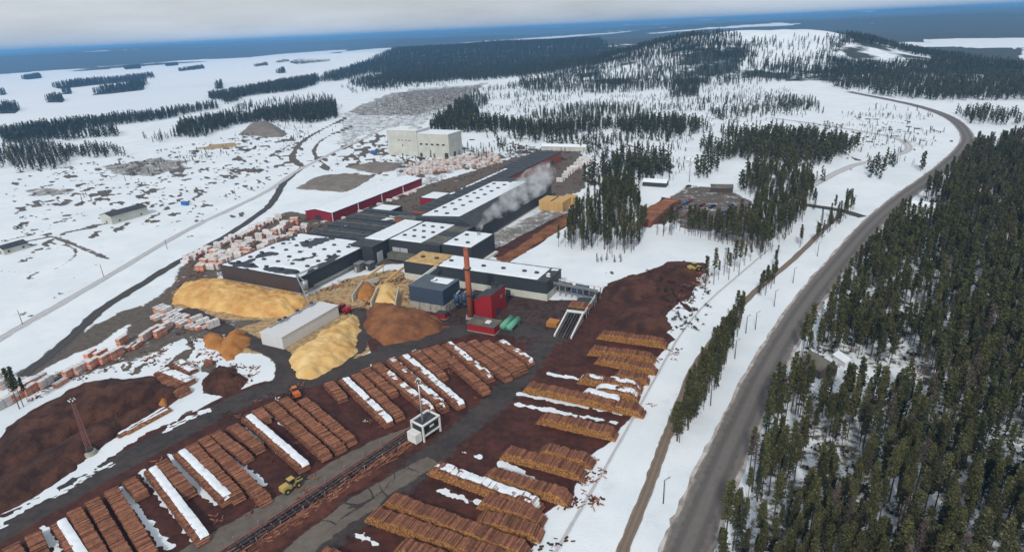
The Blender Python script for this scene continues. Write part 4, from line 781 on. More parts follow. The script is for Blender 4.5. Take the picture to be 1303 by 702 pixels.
for y in (-2.4, 2.4): MB().box(-2.8, 4.2, y-.25, y+.25, 5.2, 5.65).build('frame_beam', M['white_paint'], t); MB().box(-2.8, 4.2, y-.2, y+.2, 1.6, 2.0).build('frame_beam', M['white_paint'], t)
for x in (-2.6, 4.0): MB().box(x-.25, x+.25, -2.4, 2.4, 5.2, 5.6).build('frame_beam', M['white_paint'], t)
MB().box(-1.8, -.4, -2.32, -2.2, 2.6, 4.2).build('window', M['glass'], t); MB().box(.2, 1.8, -2.32, -2.2, 3.4, 4.0).build('sign', M['white_paint'], t); MB().box(2.2, 3.4, -2.32, -2.2, 2.8, 3.8).build('window', M['glass'], t); MB().box(-5.3, -3.0, -2.0, 1.6, .6, 3.6).build('side_box', M['white_paint'], t)
def light_mast(px, py, h, label, lattice=True, base=True):
    p = G(px, py); t = empty('light_mast', (p[0], p[1], 0), .4); tag(t, label, 'light mast'); m = M['brown_steel'] if lattice else M['steel']; r0, r1 = (.85, .42) if lattice else (.32, .2)
    if lattice:
        for k in range(3):
            a = k*2.094; MB().tube((r0*math.cos(a), r0*math.sin(a), .8), (r1*math.cos(a), r1*math.sin(a), h), .11, .09, 6).build('mast_leg', m, t)
        mb = MB(); n = 16
        for j in range(n):
            for k in range(3):
                a, a2 = k*2.094, (k+1)*2.094; f0, f1 = j/n, (j+1)/n; ra, rb = r0+(r1-r0)*f0, r0+(r1-r0)*f1
                mb.tube((ra*math.cos(a), ra*math.sin(a), .8+(h-.8)*f0), (rb*math.cos(a2), rb*math.sin(a2), .8+(h-.8)*f1), .05, .05, 4)
        mb.build('bracing', m, t)
    else: MB().tube((0,0,.5), (0,0,h), r0, r1, 10).build('pole', m, t, True)
    MB().tube((0,0,h), (0,0,h+.25), .8, .8, 12).build('lamp_platform', M['steel_dark'], t)
    for k in range(6):
        a = k*1.047; MB().box(-.14, .14, -.1, .1, -.2, .2).build('floodlight', M['white_paint'], t).location = (.8*math.cos(a), .8*math.sin(a), h+.3)
    if base: MB().tube((0,0,0), (0,0,1.1), 2.0, 1.6, 14).build('footing', M['concrete'], t); MB().tube((0,0,1.1), (0,0,1.9), .95, .95, 12).build('collar', M['steel_dark'], t)
light_mast(115, 577, 18.0, 'tall red-brown lattice light mast on the snow bank at left'); light_mast(540, 556, 18.5, 'grey light mast pole rising beside the white control cabin', False, False); light_mast(877, 232, 17, 'slim pale mast in the snowy clearing behind the car park', False, False)

# ------------------------------------------------------------------ packaged timber
def pack_mesh(kind):
    w, l, h = 1.9, 4.9, 1.5; mb = MB()
    side = {0: 1, 1: 0, 2: 2, 3: 0}[kind]; end = {0: 1, 1: 1, 2: 2, 3: 2}[kind]
    mb.box(-w/2, w/2, -l/2, l/2, .12, h-.06, side); mb.m[-6:] = [side, 0, end, side, end, side]
    mb.box(-w/2-.03, w/2+.03, -l/2-.03, l/2+.03, h-.06, h+.06, 0); mb.box(-w/2, w/2, -l*.3-.1, -l*.3+.1, 0, .12, 2); mb.box(-w/2, w/2, l*.3-.1, l*.3+.1, 0, .12, 2)
    mb.box(-w/2-.02, w/2+.02, -.06, .06, .14, h+.07, 3)
    return mb.mesh('lumber_pack', [M['wrap_white'], M['wrap_orange'] if kind < 2 else M['wrap_grey'], M['wrap_pink'], M['steel_dark']])
PK = [pack_mesh(k) for k in range(4)]
packs = []       # (x, y, z, rot, kind, where)
def pack_row(a, b, step, hi, where, skip=.15, seed=0, depth=1, pal=(0,0,1,2,3)):
    r = random.Random(seed); A_, B_ = G(*a), G(*b); d = B_-A_; Ln = np.hypot(*d); n = int(Ln/step); t_ = d/Ln; an = math.atan2(t_[1], t_[0]); nr = np.array([-t_[1], t_[0]])
    for i in range(n):
        for q in range(depth):
            if r.random() < skip: continue
            k = r.randint(max(1, hi-1), hi); kd = r.choice(pal)
            c = A_+t_*(i+.5)*step+nr*(q*5.6+r.uniform(-.9, .9)); ra = an+r.gauss(0, .12)+(math.pi if r.random() < .5 else 0)
            for j in range(k): packs.append((c[0], c[1], j*1.56, ra, kd if r.random() < .75 else r.choice(pal), where, seed))
Wa = 'white and orange wrapped timber packs in the storage rows beside the patchy roofed hall'
pack_row((229,337),(362,275), 2.35, 2, 'y', .18, 1, pal=(1,3,1,3,0)); pack_row((252,345),(380,283), 2.35, 3, 'y', .12, 2, pal=(0,1,1,3,2,3)); pack_row((276,343),(394,292), 2.35, 3, 'y', .22, 3, pal=(0,0,1,3,2)); pack_row((240,341),(330,298), 2.35, 2, 'y', .5, 4)
pack_row((263,346),(372,290), 2.5, 3, 'y', .45, 8, pal=(1,3,0,3)); pack_row((200,397),(278,418), 2.6, 2, 's', .15, 5, pal=(1,1,3,0)); pack_row((196,404),(262,420), 2.6, 1, 's', .3, 6, pal=(1,1,3,0))
for (px, py, n, kd) in ((117,456,2,0),(120,466,2,0),(130,455,2,0),(136,460,2,0),(148,454,2,0),(157,437,2,0),(168,443,1,0),(174,441,1,0),(91,478,2,0),(59,491,2,1),(52,487,2,1),(40,500,2,0),(35,496,2,0),(78,489,1,0),(16,512,2,3),(23,508,2,0),(5,518,2,3),(104,473,2,2),(109,469,2,2),(186,432,2,2),(192,428,2,2),(199,424,2,0),(205,427,2,0),(212,420,2,2),(8,492,2,1),(2,484,2,1),(150,448,1,2)):
    c = G(px, py)
    for j in range(n): packs.append((c[0], c[1], j*1.56, GA+.25+random.uniform(-.15, .15), kd, 'l', 0))
pack_row((428,283),(534,242), 2.8, 1, 'r', .62, 7, pal=(1,3,3)); 
for k in range(9): pack_row((505+5*k,226-2.2*k),(640-1*k,207-1.6*k), 3.2, 2, 'f', .35, 20+k, pal=(3,3,3,1))
for k in range(4): pack_row((515+8*k,212-2*k),(590+8*k,203-1*k), 3.4, 2, 'f', .4, 40+k, pal=(3,3,1,3))
for k in range(4): pack_row((712+6*k,232-5*k),(745+4*k,200+2*k), 3.4, 2, 'g', .45, 50+k, pal=(1,3,3))
packs.sort(key=lambda q: q[0]**2+q[1]**2)
WL = {'y': Wa, 's': 'pale snow dusted timber pack in the short double row above the orange chip heap', 'l': 'orange sided timber pack with white top in the line along the snow left of the yard', 'r': 'pale timber pack lined up along the red walled long store', 'f': 'pale pink timber pack in the far yard before the tall block', 'g': 'pale timber pack right of the rust walled far hall'}
WL['y'] = 'white and orange wrapped timber pack in storage rows beside the patchy roofed hall'
KN = ['orange sided', 'white wrapped orange ended', 'grey wrapped pale ended', 'white wrapped pale ended']
for (x, y, z, r_, k, wh, sd_) in packs[:300]:
    o = link('timber_pack', PK[k]); o.location = (x, y, z+.05); o.rotation_euler.z = r_; lv = ['bottom', 'second', 'third'][int(z/1.5)]
    pl_ = {'y': '%s row by the patchy roofed hall' % {1: 'outermost', 2: 'middle', 3: 'innermost', 4: 'broken outer', 8: 'broken inner'}.get(sd_, 'a'), 's': '%s short row above the orange chip heap' % ('back' if sd_ == 5 else 'front'), 'l': 'line along the snow at far left', 'r': 'row along the red walled store', 'f': 'far yard before the tall block', 'g': 'yard right of the far hall'}[wh]
    tag(o, '%s timber pack, %s layer, %s' % (KN[k], lv, pl_), 'timber pack', 'timber packs '+{'y': 'beside the hall', 's': 'in the short row', 'l': 'along the left snow', 'r': 'by the long store', 'f': 'in the far yard', 'g': 'by the far hall'}[wh])

# ------------------------------------------------------------------ trees
def crown_quads(mb, c, n, r, sz, rnd_, flat=.6, m=0):
    for _ in range(n):
        v = Vector((rnd_.gauss(0,1), rnd_.gauss(0,1), rnd_.gauss(0,flat))); v = v.normalized()*r*rnd_.random()**.5; p = Vector(c)+Vector((v.x, v.y, v.z*flat))
        a = Vector((rnd_.gauss(0,1), rnd_.gauss(0,1), rnd_.gauss(0,.5))).normalized(); b = a.cross(Vector((rnd_.gauss(0,1), rnd_.gauss(0,1), rnd_.gauss(0,1)))).normalized(); s = sz*rnd_.uniform(.6, 1.3)
        mb.poly([p-a*s, p-b*s*.45, p+a*s, p+b*s*.5], m, rnd_.random())
def pine(var, detail, mats_, bare=.42, spread=1.0, spruce=False, dead=False):
    """15 m tall tree at the origin; returns trunk and crown builders"""
    r = random.Random(100+var); tr, cr = MB(), MB(); h = 15.0; lean = (r.uniform(-.4, .4), r.uniform(-.4, .4)); pts = [(lean[0]*f*f, lean[1]*f*f, h*f) for f in (0, .25, .5, .75, .97)]; rad = [.17, .14, .11, .07, .02]
    for i in range(4): tr.tube(pts[i], pts[i+1], rad[i], rad[i+1], 6 if detail > 1 else 4, cap=False)
    z0 = .12 if spruce else bare; nl = {0: 9, 1: 26, 2: 34}[detail]
    for i in range(nl):
        f = z0+(1-z0)*((i+.3)/nl); z = h*f; g = (f-z0)/(1-z0); x0, y0 = lean[0]*f*f, lean[1]*f*f
        R_ = (1.75*(1-g)**.8+.25)*spread if spruce else (.75+1.25*math.sin(math.pi*min(1, .18+g*.82))**.9)*spread*(1-.35*g)
        a = i*2.4+r.uniform(-.6, .6); L_ = R_*r.uniform(.55, 1.12); ez = z+(-.35 if spruce else r.uniform(.1, .7))*L_*.5
        e_ = (x0+L_*math.cos(a), y0+L_*math.sin(a), ez)
        if detail > 1: tr.tube((x0, y0, z), e_, .05, .02, 4, cap=False)
        nq = {0: 12, 1: 15, 2: 30}[detail]; sz = {0: 1.0, 1: .43, 2: .27}[detail]
        if dead: nq //= 2; sz *= .6
        crown_quads(cr, (x0+(e_[0]-x0)*.62, y0+(e_[1]-y0)*.62, z+(ez-z)*.62), nq, max(.5, L_*.72), sz, r, .9)
    crown_quads(cr, (lean[0], lean[1], h*.95), {0: 3, 1: 8, 2: 14}[detail], .35, .4, r, 1.6)
    return tr, cr
def proto(name, var, detail, leaf, **kw):
    tr, cr = pine(var, detail, None, **kw); mb = MB(); mb.v = tr.v+cr.v; n = len(tr.v)
    mb.f = tr.f+[tuple(i+n for i in f) for f in cr.f]; mb.m = [0]*len(tr.f)+[1]*len(cr.f); mb.c = tr.c+cr.c
    return bpy.data.objects.new(name, mb.mesh(name, [M['trunk'], M[leaf]]))
NEAR = []
for v in range(7):
    tr, cr = pine(v, 2, None, bare=.40+.06*(v % 3), spread=.60+.08*(v % 4), spruce=(v == 6), dead=(v == 5)); NEAR.append((tr.mesh('trunk', M['trunk']), cr.mesh('crown', M['twigs' if v == 5 else 'needles' if v != 6 else 'needles_dark'])))
MID = [proto('pine_proto', 20+v, 1, 'needles' if v < 3 else 'needles_dark', bare=.40+.06*v, spread=.66, spruce=(v == 3)) for v in range(4)]+[proto('bare_proto', 26, 1, 'twigs', bare=.3, spread=.8, dead=True)]
FAR = [proto('far_proto', 30+v, 0, 'needles_dark' if v != 1 else 'needles', bare=.2, spruce=(v != 1), spread=1.15) for v in range(3)]+[proto('far_proto_pine', 37, 0, 'needles', bare=.3, spread=1.1), proto('birch_proto', 34, 0, 'twigs', bare=.25, dead=True)]
BUSH = []
for v in range(2):
    r = random.Random(500+v); mb = MB()
    for k in range(5): crown_quads(mb, (r.uniform(-1,1), r.uniform(-1,1), r.uniform(.2,.7)), 6, .6, .35, r, .6)
    BUSH.append(bpy.data.objects.new('scrub_proto', mb.mesh('scrub_proto', M['scrub'])))
def scatter(pl, spacing, seed, thr=0.0, nsc=25, px=True, jitter=.5, maxr=None):
    w = GL(pl) if px else np.asarray(pl); r = np.random.default_rng(seed)
    x0, y0 = w.min(0); x1, y1 = w.max(0); nx, ny = int((x1-x0)/spacing)+1, int((y1-y0)/spacing)+1
    gx, gy = np.meshgrid(np.arange(nx), np.arange(ny)); x = x0+(gx.ravel()+r.uniform(-jitter, 1+jitter, gx.size))*spacing; y = y0+(gy.ravel()+r.uniform(-jitter, 1+jitter, gx.size))*spacing
    k = sdf(x, y, w) > 0
    if thr > 0: k &= fbm(x, y, nsc, 3, seed) > thr
    return np.column_stack([x[k], y[k]])
def clear(pts, avoid_px=(), r=6):
    k = np.ones(len(pts), bool)
    for (cx, cy, rad) in avoid_px: c = G(cx, cy); k &= np.hypot(pts[:,0]-c[0], pts[:,1]-c[1]) > rad
    k &= ldist(pts[:,0], pts[:,1], ROADW) > r; k &= ldist(pts[:,0], pts[:,1], PATHW) > 2.2; k &= ldist(pts[:,0], pts[:,1], SIDE) > 5
    return pts[k]
# right forest
FOR = [(880,760),(905,700),(937,612),(968,548),(1002,484),(1038,420),(1078,364),(1120,307),(1170,258),(1212,226),(1240,192),(1303,182),(1450,182),(1900,420),(1900,900),(880,900)]
fp = scatter(FOR, 3.0, 201, .39, 9); fp = clear(fp, [(1041,478,10),(1073,466,8),(1060,494,9),(1085,486,11),(1115,488,10),(1145,484,8),(1174,270,13),(1174,282,9),(1232,316,7)], 6.6)
edge = ldist(fp[:,0], fp[:,1], ROADW)
rowp = []
for pl, sp, sd_ in (([(862,568),(882,546),(906,506),(926,466),(940,425),(945,402),(930,396),(912,424),(887,468),(869,502),(856,540)], 1.9, 1), ([(964,386),(978,372),(997,345),(999,332),(985,340),(966,360)], 2.2, 2), ([(1012,332),(1030,318),(1055,296),(1082,275),(1088,264),(1075,262),(1050,284),(1018,312)], 2.3, 3)):
    rowp.append(clear(scatter(pl, sp, 300+sd_), (), 8.5))
rowp = np.vstack(rowp)
loner = GL([(897,372),(908,362),(914,356),(921,350),(927,356),(934,345),(940,350),(947,338),(955,332),(925,342),(968,330),(30,517),(36,512),(25,520)])
cop1 = scatter([(708,316),(735,320),(775,322),(800,326),(818,306),(822,292),(808,252),(798,238),(775,240),(752,262),(728,290)], 3.7, 210, .30, 12)
cop2 = clear(scatter([(832,300),(858,302),(866,296),(975,326),(1005,300),(1038,266),(1032,240),(1000,222),(960,222),(940,244),(962,256),(958,286),(900,297),(864,290)], 3.7, 211, .30, 14), (), 9)
cop3 = scatter([(864,298),(880,302),(930,313),(978,325),(985,315),(950,300),(900,296)], 3.6, 212, .3, 14)
near_all = np.vstack([fp, rowp, loner, cop1, cop2, cop3]); srcid = np.concatenate([np.zeros(len(fp)), np.ones(len(rowp)), np.full(len(loner), 2), np.full(len(cop1), 3), np.full(len(cop2)+len(cop3), 4)])
dst = np.hypot(near_all[:,0], near_all[:,1])
def visible(p):
    v = np.column_stack([p, np.full(len(p), 9.0-CAMZ)]); w = v@FV; x = IW/2+FPX*(v@RV)/w; y = IH/2-FPX*(v@UV)/w; return (x > -25) & (x < IW+25) & (y > -20) & (y < IH+40) & (w > 0)
vis = visible(near_all); order = np.argsort(np.where(vis, dst, 1e9)); nind = set(order[:300].tolist())
TL = {0: ('olive green pine in the dense forest right of the highway', 'pines of the right forest'), 1: ('dark pine in the hedge-like row between the footpath and the highway', 'pines of the roadside row'), 2: ('lone small conifer standing in open snow', 'lone conifers on the snow'), 3: ('pine of the copse right of the mill gravel yard', 'copse pines'), 4: ('pine of the wood around the car park', 'car park pines')}
tr_ = random.Random(5); CABIN = G(1041, 472)
def pine_label(x, y, sc, v):
    de = float(ldist(np.array([x]), np.array([y]), ROADW)[0]); dc = math.hypot(x-CABIN[0], y-CABIN[1]); sz = 'tall' if sc > 1.02 else 'short' if sc < .85 else 'medium'; sh = 'bare brown' if v == 5 else 'dark pointed' if v == 6 else ['slim', 'broad', 'bushy'][v % 3]
    if dc < 26: return '%s %s pine beside the cabin clearing in the right forest' % (sz, sh)
    if de < 12: return '%s %s pine in the front rank along the right highway edge' % (sz, sh)
    if de < 30: return '%s %s pine a few ranks in from the right highway edge' % (sz, sh)
    return '%s %s pine deep in the forest %s the bottom right corner' % (sz, sh, 'near' if x*x+y*y < 175**2 else 'above')
for i in sorted(nind):
    x, y = near_all[i]; v = tr_.choice([0,1,2,3,4,0,1,2,3,4,5,6]) if srcid[i] == 0 else tr_.choice([0,1,2,3,4,6]); sc = tr_.choice([tr_.uniform(.55, .9), tr_.uniform(.85, 1.22), tr_.uniform(.85, 1.22)])*(.66 if srcid[i] == 1 else .55 if (srcid[i] == 2 and x < 0) else 1.0)
    e = empty('pine_tree', (x, y, 0), tr_.uniform(0, 6.28)); wx = 1.75 if srcid[i] == 1 else 1.0; e.scale = (sc*wx*tr_.uniform(.9, 1.1),)*2+(sc,); link('trunk', NEAR[v][0], e); link('crown', NEAR[v][1], e); lb, gp = TL[int(srcid[i])]
    if srcid[i] == 0: lb = pine_label(x, y, sc, v)
    tag(e, lb, 'tree', gp)

def forest(name, label, cat, P3, scl, var, protos):
    me = bpy.data.meshes.new(name); n = len(P3); me.vertices.add(n); me.vertices.foreach_set('co', np.asarray(P3, np.float32).ravel())
    r = np.random.default_rng(len(P3))
    for nm, tp, data in (('t_scale', 'FLOAT', scl), ('t_rot', 'FLOAT', r.uniform(0, 6.28, n)), ('t_var', 'INT', var)):
        at = me.attributes.new(nm, tp, 'POINT'); at.data.foreach_set('value', np.asarray(data, np.int32 if tp == 'INT' else np.float32))
    o = link(name, me); tag(o, label, cat, kind='stuff')
    ng = bpy.data.node_groups.new(name+'_nodes', 'GeometryNodeTree'); ng.interface.new_socket('Geometry', in_out='INPUT', socket_type='NodeSocketGeometry'); ng.interface.new_socket('Geometry', in_out='OUTPUT', socket_type='NodeSocketGeometry')
    N = ng.nodes; K = ng.links.new; gi = N.new('NodeGroupInput'); go = N.new('NodeGroupOutput'); jn = N.new('GeometryNodeJoinGeometry')
    def attr(nm, dt): a = N.new('GeometryNodeInputNamedAttribute'); a.data_type = dt; a.inputs[0].default_value = nm; return a.outputs[0]
    s_, ro, va = attr('t_scale', 'FLOAT'), attr('t_rot', 'FLOAT'), attr('t_var', 'INT'); cx = N.new('ShaderNodeCombineXYZ'); K(ro, cx.inputs[2])
    for k, pr in enumerate(protos):
        oi = N.new('GeometryNodeObjectInfo'); oi.inputs['Object'].default_value = pr; oi.inputs['As Instance'].default_value = True
        cm = N.new('FunctionNodeCompare'); cm.data_type = 'INT'; cm.operation = 'EQUAL'; K(va, cm.inputs[2]); cm.inputs[3].default_value = k
        ip = N.new('GeometryNodeInstanceOnPoints'); K(gi.outputs[0], ip.inputs['Points']); K(cm.outputs[0], ip.inputs['Selection']); K(oi.outputs['Geometry'], ip.inputs['Instance']); K(cx.outputs[0], ip.inputs['Rotation']); K(s_, ip.inputs['Scale']); K(ip.outputs[0], jn.inputs[0])
    K(jn.outputs[0], go.inputs[0]); md = o.modifiers.new('scatter', 'NODES'); md.node_group = ng
    return o
rest = np.array([i not in nind for i in range(len(near_all))]); q = near_all[rest]; r2 = np.random.default_rng(77)
midk = np.hypot(q[:,0], q[:,1]) < 520
scl_ = r2.uniform(.6, 1.15, len(q))*np.where(srcid[rest] == 1, .75, 1)
forest('pine_forest', 'mass of pines in the right forest, the roadside row and the mill copses', 'forest', np.column_stack([q, np.zeros(len(q))]), scl_, r2.choice([0,1,2,3,4], len(q), p=[.29,.29,.24,.09,.09]), MID)

# far woods
FW = []   # (points, scale range, variant weights)
def wood(pl, sp, seed, *a, **k): wood_(pl, sp*.80, seed, *a, **k)
def wood_(pl, sp, seed, thr=.0, nsc=60, sc=(.6, 1.0), pv=(.35,.15,.3,.15,.05)):
    p = scatter(pl, sp, seed, thr, nsc); dd = sdf(p[:,0], p[:,1], GL(pl)); p = p[dd > (fbm(p[:,0], p[:,1], 45, 3, seed+7)-.42)*60+np.random.default_rng(seed+9).uniform(-10, 8, len(p))]; p = clear(p, (), 10)
    if len(p): FW.append((p, np.random.default_rng(seed+1).uniform(*sc, len(p)), np.random.default_rng(seed+2).choice(5, len(p), p=pv)))
G_ = (.1,.3,.1,.48,.02)
wood([(892,206),(890,186),(900,176),(950,172),(995,170),(1050,178),(1090,184),(1112,190),(1085,200),(1052,212),(1010,218),(985,210),(945,205),(920,207)], 5.0, 401, .22, 40, (.6,.95), G_)
wood([(872,234),(878,208),(925,205),(920,218),(905,232)], 5, 402, .2, 30); wood([(930,246),(942,225),(962,214),(990,215),(965,245)], 5, 403, .3, 30); wood([(780,250),(772,236),(790,225),(850,215),(858,232),(830,236),(812,252)], 5.2, 404, .35, 30)
wood([(545,168),(556,153),(585,135),(605,136),(612,150),(640,156),(700,160),(780,158),(868,153),(905,156),(905,166),(860,172),(760,172),(690,176),(620,170)], 6, 405, .30, 50, (.65,1.0)); wood([(590,172),(700,176),(760,176),(860,180),(850,215),(790,225),(740,215),(640,190)], 9, 406, .48, 60, (.5,.9))
wood([(740,240),(745,225),(800,212),(840,208),(838,222),(800,232)], 5.4, 407, .35, 40); wood([(560,195),(620,190),(650,187),(640,192)], 9, 408, .3, 30, (.4,.7))
wood([(1022,107),(1045,96),(1090,97),(1200,102),(1303,100),(1500,100),(1500,130),(1303,128),(1200,131),(1150,127),(1090,119)], 7.0, 409, .36, 45, (.6,1.0), G_); wood([(1060,94),(1075,84),(1130,80),(1200,84),(1303,86),(1500,86),(1500,100),(1200,101),(1090,96)], 9, 410, .38, 60, (.6,1.0), G_)
wood([(1208,152),(1218,140),(1260,144),(1303,150),(1450,152),(1450,165),(1303,160),(1240,161),(1225,161)], 6.5, 411, .40, 40, (.5,.85), (.1,.2,.1,.3,.3)); wood([(1060,142),(1120,136),(1170,140),(1190,146),(1100,152)], 16, 412, .4, 60, (.3,.6))
wood([(1090,228),(1095,215),(1130,205),(1150,208),(1140,225),(1110,232)], 6, 413, .3, 20, (.6,.9)); wood([(1166,220),(1172,214),(1178,218)], 3, 414)
wood([(880,150),(870,118),(940,118),(1035,128),(1050,145),(960,160),(900,165)], 13, 415, .50, 90, (.3,.65)); wood([(940,146),(960,132),(1030,128),(1050,138),(1010,144)], 8, 416, .42, 50, (.35,.65)); wood([(850,125),(855,108),(890,112),(888,125)], 7, 417, .25, 50)
wood([(640,130),(700,105),(860,98),(870,150),(760,152),(670,150)], 26, 418, .46, 120, (.35,.75)); wood([(560,150),(585,128),(610,120),(625,128),(605,148)], 7, 419, .40, 40, (.5,.8)); wood([(670,155),(690,140),(760,135),(830,140),(840,150),(750,155)], 9, 420, .45, 60, (.4,.8)); wood([(780,118),(790,104),(830,106),(840,118)], 12, 440, .4, 60, (.4,.7))
wood([(690,97),(780,85),(860,92),(940,94),(1010,100),(1000,106),(920,100),(800,100)], 11, 421, .36, 90, (.5,.9)); wood([(440,108),(470,100),(560,97),(660,92),(700,88),(760,84),(740,92),(640,103),(560,107),(480,116)], 10, 422, .34, 110, (.6,1.0)); wood([(440,96),(520,88),(620,84),(760,74),(770,82),(640,92),(520,98)], 15, 423, .36, 160, (.7,1.1))
wood([(440,104),(520,92),(600,88),(700,80),(800,78),(860,84),(780,92),(640,100),(540,106)], 9, 443, .40, 100, (.6,1.0)); wood([(600,118),(700,104),(820,98),(870,106),(860,116),(720,118),(640,128)], 11, 444, .53, 60, (.4,.8)); wood([(640,150),(780,136),(880,128),(1010,126),(1050,140),(900,156),(760,156)], 9, 445, .50, 45, (.35,.75))
wood([(720,182),(860,168),(1000,158),(1060,166),(900,172),(880,200),(850,212),(780,216)], 8, 446, .46, 40, (.4,.85)); wood([(480,212),(560,195),(640,185),(730,178),(740,188),(650,200),(560,205)], 12, 447, .5, 40, (.3,.6)); wood([(760,86),(820,76),(900,88),(1010,98),(1060,94),(1020,106),(900,100)], 8.5, 448, .34, 70, (.5,.9)); wood([(960,240),(1035,262),(1040,236),(1090,212),(1010,222)], 9, 449, .5, 30, (.4,.8))
for k_, (pl, sp_, th_) in enumerate((([(600,130),(700,104),(860,98),(1000,112),(1050,130),(960,160),(870,165),(760,172),(640,165)], 7.5, .44), ([(1000,158),(1100,140),(1190,148),(1212,180),(1160,215),(1085,200),(1040,172)], 6.5, .50), ([(600,172),(740,176),(880,168),(890,205),(860,235),(760,235),(700,185)], 6, .42), ([(470,130),(560,120),(620,112),(640,122),(600,135),(520,165)], 9, .5), ([(690,335),(720,330),(735,322),(800,328),(790,336)], 3, .5), ([(280,152),(420,122),(440,135),(430,165),(380,190),(300,180)], 8, .5), ([(90,225),(250,190),(300,190),(240,240),(100,260)], 8, .55))):
    wood_(pl, sp_, 460+k_, th_, 30, (.12, .36), (.25,.15,.25,.15,.2))
# left woods along the lake
wood([(0,182),(0,170),(75,159),(180,149),(284,134),(287,138),(200,154),(130,163),(70,176),(30,184)], 6.5, 430, .20, 60, (.6,1.0)); wood([(0,220),(0,186),(60,182),(95,196),(90,212),(40,220)], 6.5, 431, .25, 60, (.5,.85), (.2,.1,.2,.1,.4)); wood([(55,198),(120,188),(160,190),(165,200),(100,202)], 7.5, 432, .36, 60, (.5,.8)); wood([(55,178),(150,168),(158,174),(90,180)], 7, 433, .3, 60)
wood([(222,176),(232,158),(290,150),(335,155),(300,162),(265,176)], 6.2, 434, .22, 50, (.6,1.0)); wood([(300,158),(330,145),(380,138),(428,134),(430,150),(400,158),(350,158)], 6.2, 435, .22, 50, (.65,1.0)); wood([(285,150),(300,136),(350,128),(420,122),(428,132),(360,142)], 13, 436, .35, 50, (.4,.8))
wood([(264,126),(270,121),(284,120),(290,112),(340,104),(405,98),(408,106),(380,116),(320,122),(290,134)], 7, 437, .22, 80, (.7,1.1)); wood([(405,106),(412,97),(440,90),(475,83),(490,84),(470,95),(430,104)], 10, 438, .25, 120, (.7,1.1)); wood([(440,92),(470,80),(520,66),(560,58),(660,58),(760,62),(800,72),(760,82),(600,90),(500,96)], 15, 439, .20, 250, (.9,1.4))
wood([(180,178),(200,170),(222,172),(220,180),(195,184)], 9, 441, .4, 40, (.4,.7)); wood([(420,104),(520,92),(640,96),(560,112),(440,120)], 22, 442, .42, 120, (.4,.8))
# hills: trees on slopes, world space
hp = scatter([HILL1+np.array(q_) for q_ in ((-560,-420),(380,-420),(460,400),(-560,400))], 8.0, 450, 0, px=False); hh = terrain(hp[:,0], hp[:,1]); kk = (fbm(hp[:,0], hp[:,1], 120, 4, 43) > .30) & (hh > 1.5) & (hh < 61) & (np.random.default_rng(8).random(len(hp)) < .75) ; kk |= (np.random.default_rng(3).random(len(hp)) < .16) & (hh > 1.5) & (hh < 64)
hp = hp[kk]; FW.append((hp, np.random.default_rng(4).uniform(.5, .95, len(hp)), np.random.default_rng(5).choice(5, len(hp), p=(.3,.2,.3,.15,.05))))
P_ = np.vstack([f_[0] for f_ in FW]); Sc = np.concatenate([f_[1] for f_ in FW]); Vr = np.concatenate([f_[2] for f_ in FW])
k = np.ones(len(P_), bool)
for pl in (LAKE, LAKE2, LAKE3): k &= sdf(P_[:,0], P_[:,1], pl) < 0
k &= (sdf(P_[:,0], P_[:,1], HSLOPE) < 60*(fbm(P_[:,0], P_[:,1], 50, 3, 81)-.3)) | (np.random.default_rng(6).random(len(P_)) < .30); CL = GL([(1050,97),(1070,90),(1120,86),(1185,88),(1180,93),(1100,98)]); k &= sdf(P_[:,0], P_[:,1], CL) < 0; k &= visible(P_); P_, Sc, Vr = P_[k], Sc[k], Vr[k]
forest('far_woods', 'dark conifer woods and scattered trees across the snow beyond the mill', 'forest', np.column_stack([P_, terrain(P_[:,0], P_[:,1])-.1]), Sc, Vr, FAR)
print('forest counts', len(near_all), len(P_))
# islands in the lake with their woods
ISL = [[(66,112),(100,105),(150,102),(196,96),(198,100),(160,105),(120,109),(75,114)], [(115,122),(135,113),(183,110),(184,115),(140,120)], [(58,131),(70,125),(83,127),(80,131)], [(158,87.5),(178,85.5),(180,88.5),(160,89.8)], [(226,92),(258,86.5),(261,89.5),(230,92.5)], [(26,101),(50,96.5),(54,100),(35,102)], [(323,87),(340,83.5),(342,86.5),(326,88)], [(350,83),(366,79),(370,82.5),(355,84)], [(368,84),(385,77),(420,79),(421,82.5),(380,85.5)], [(351,94),(362,90.5),(364,94),(353,95)], [(0,139),(10,136),(27,139),(20,145),(0,145.5)], [(77,120),(90,117),(92,120),(80,120.6)], [(158,112),(175,105.5),(188,107),(180,111.5)], [(210,84.5),(226,82.5),(228,84.5),(213,86)], [(0,121),(7,118),(8,121),(0,121.8)], [(272,113),(282,108),(285,112),(278,114)]]
ip = []
for k, pl in enumerate(ISL):
    w = GL(pl); c = w.mean(0); mb = MB(); n = len(w); mb.v = [(p[0], p[1], .3) for p in w]+[(c[0]+(p[0]-c[0])*.6, c[1]+(p[1]-c[1])*.6, 2.5) for p in w]
    for i in range(n): mb.face((i, (i+1) % n, n+(i+1) % n, n+i))
    mb.face(tuple(range(n, 2*n))); tag(mb.build('island', mat('island_ground', (.03,.035,.025), .9, (.05,.05,.04), .05) if k == 0 else bpy.data.materials['island_ground']), kind='structure')
    ip.append(scatter(w, 11 if k < 2 else 8.5, 600+k, 0, px=False))
ip = np.vstack(ip); r3 = np.random.default_rng(9)
forest('island_woods', 'dark woods covering the small islands in the frozen lake', 'forest', np.column_stack([ip, np.full(len(ip), 1.2)]), r3.uniform(.8, 1.2, len(ip)), r3.choice(5, len(ip), p=(.4,.1,.4,.1,0)), FAR)
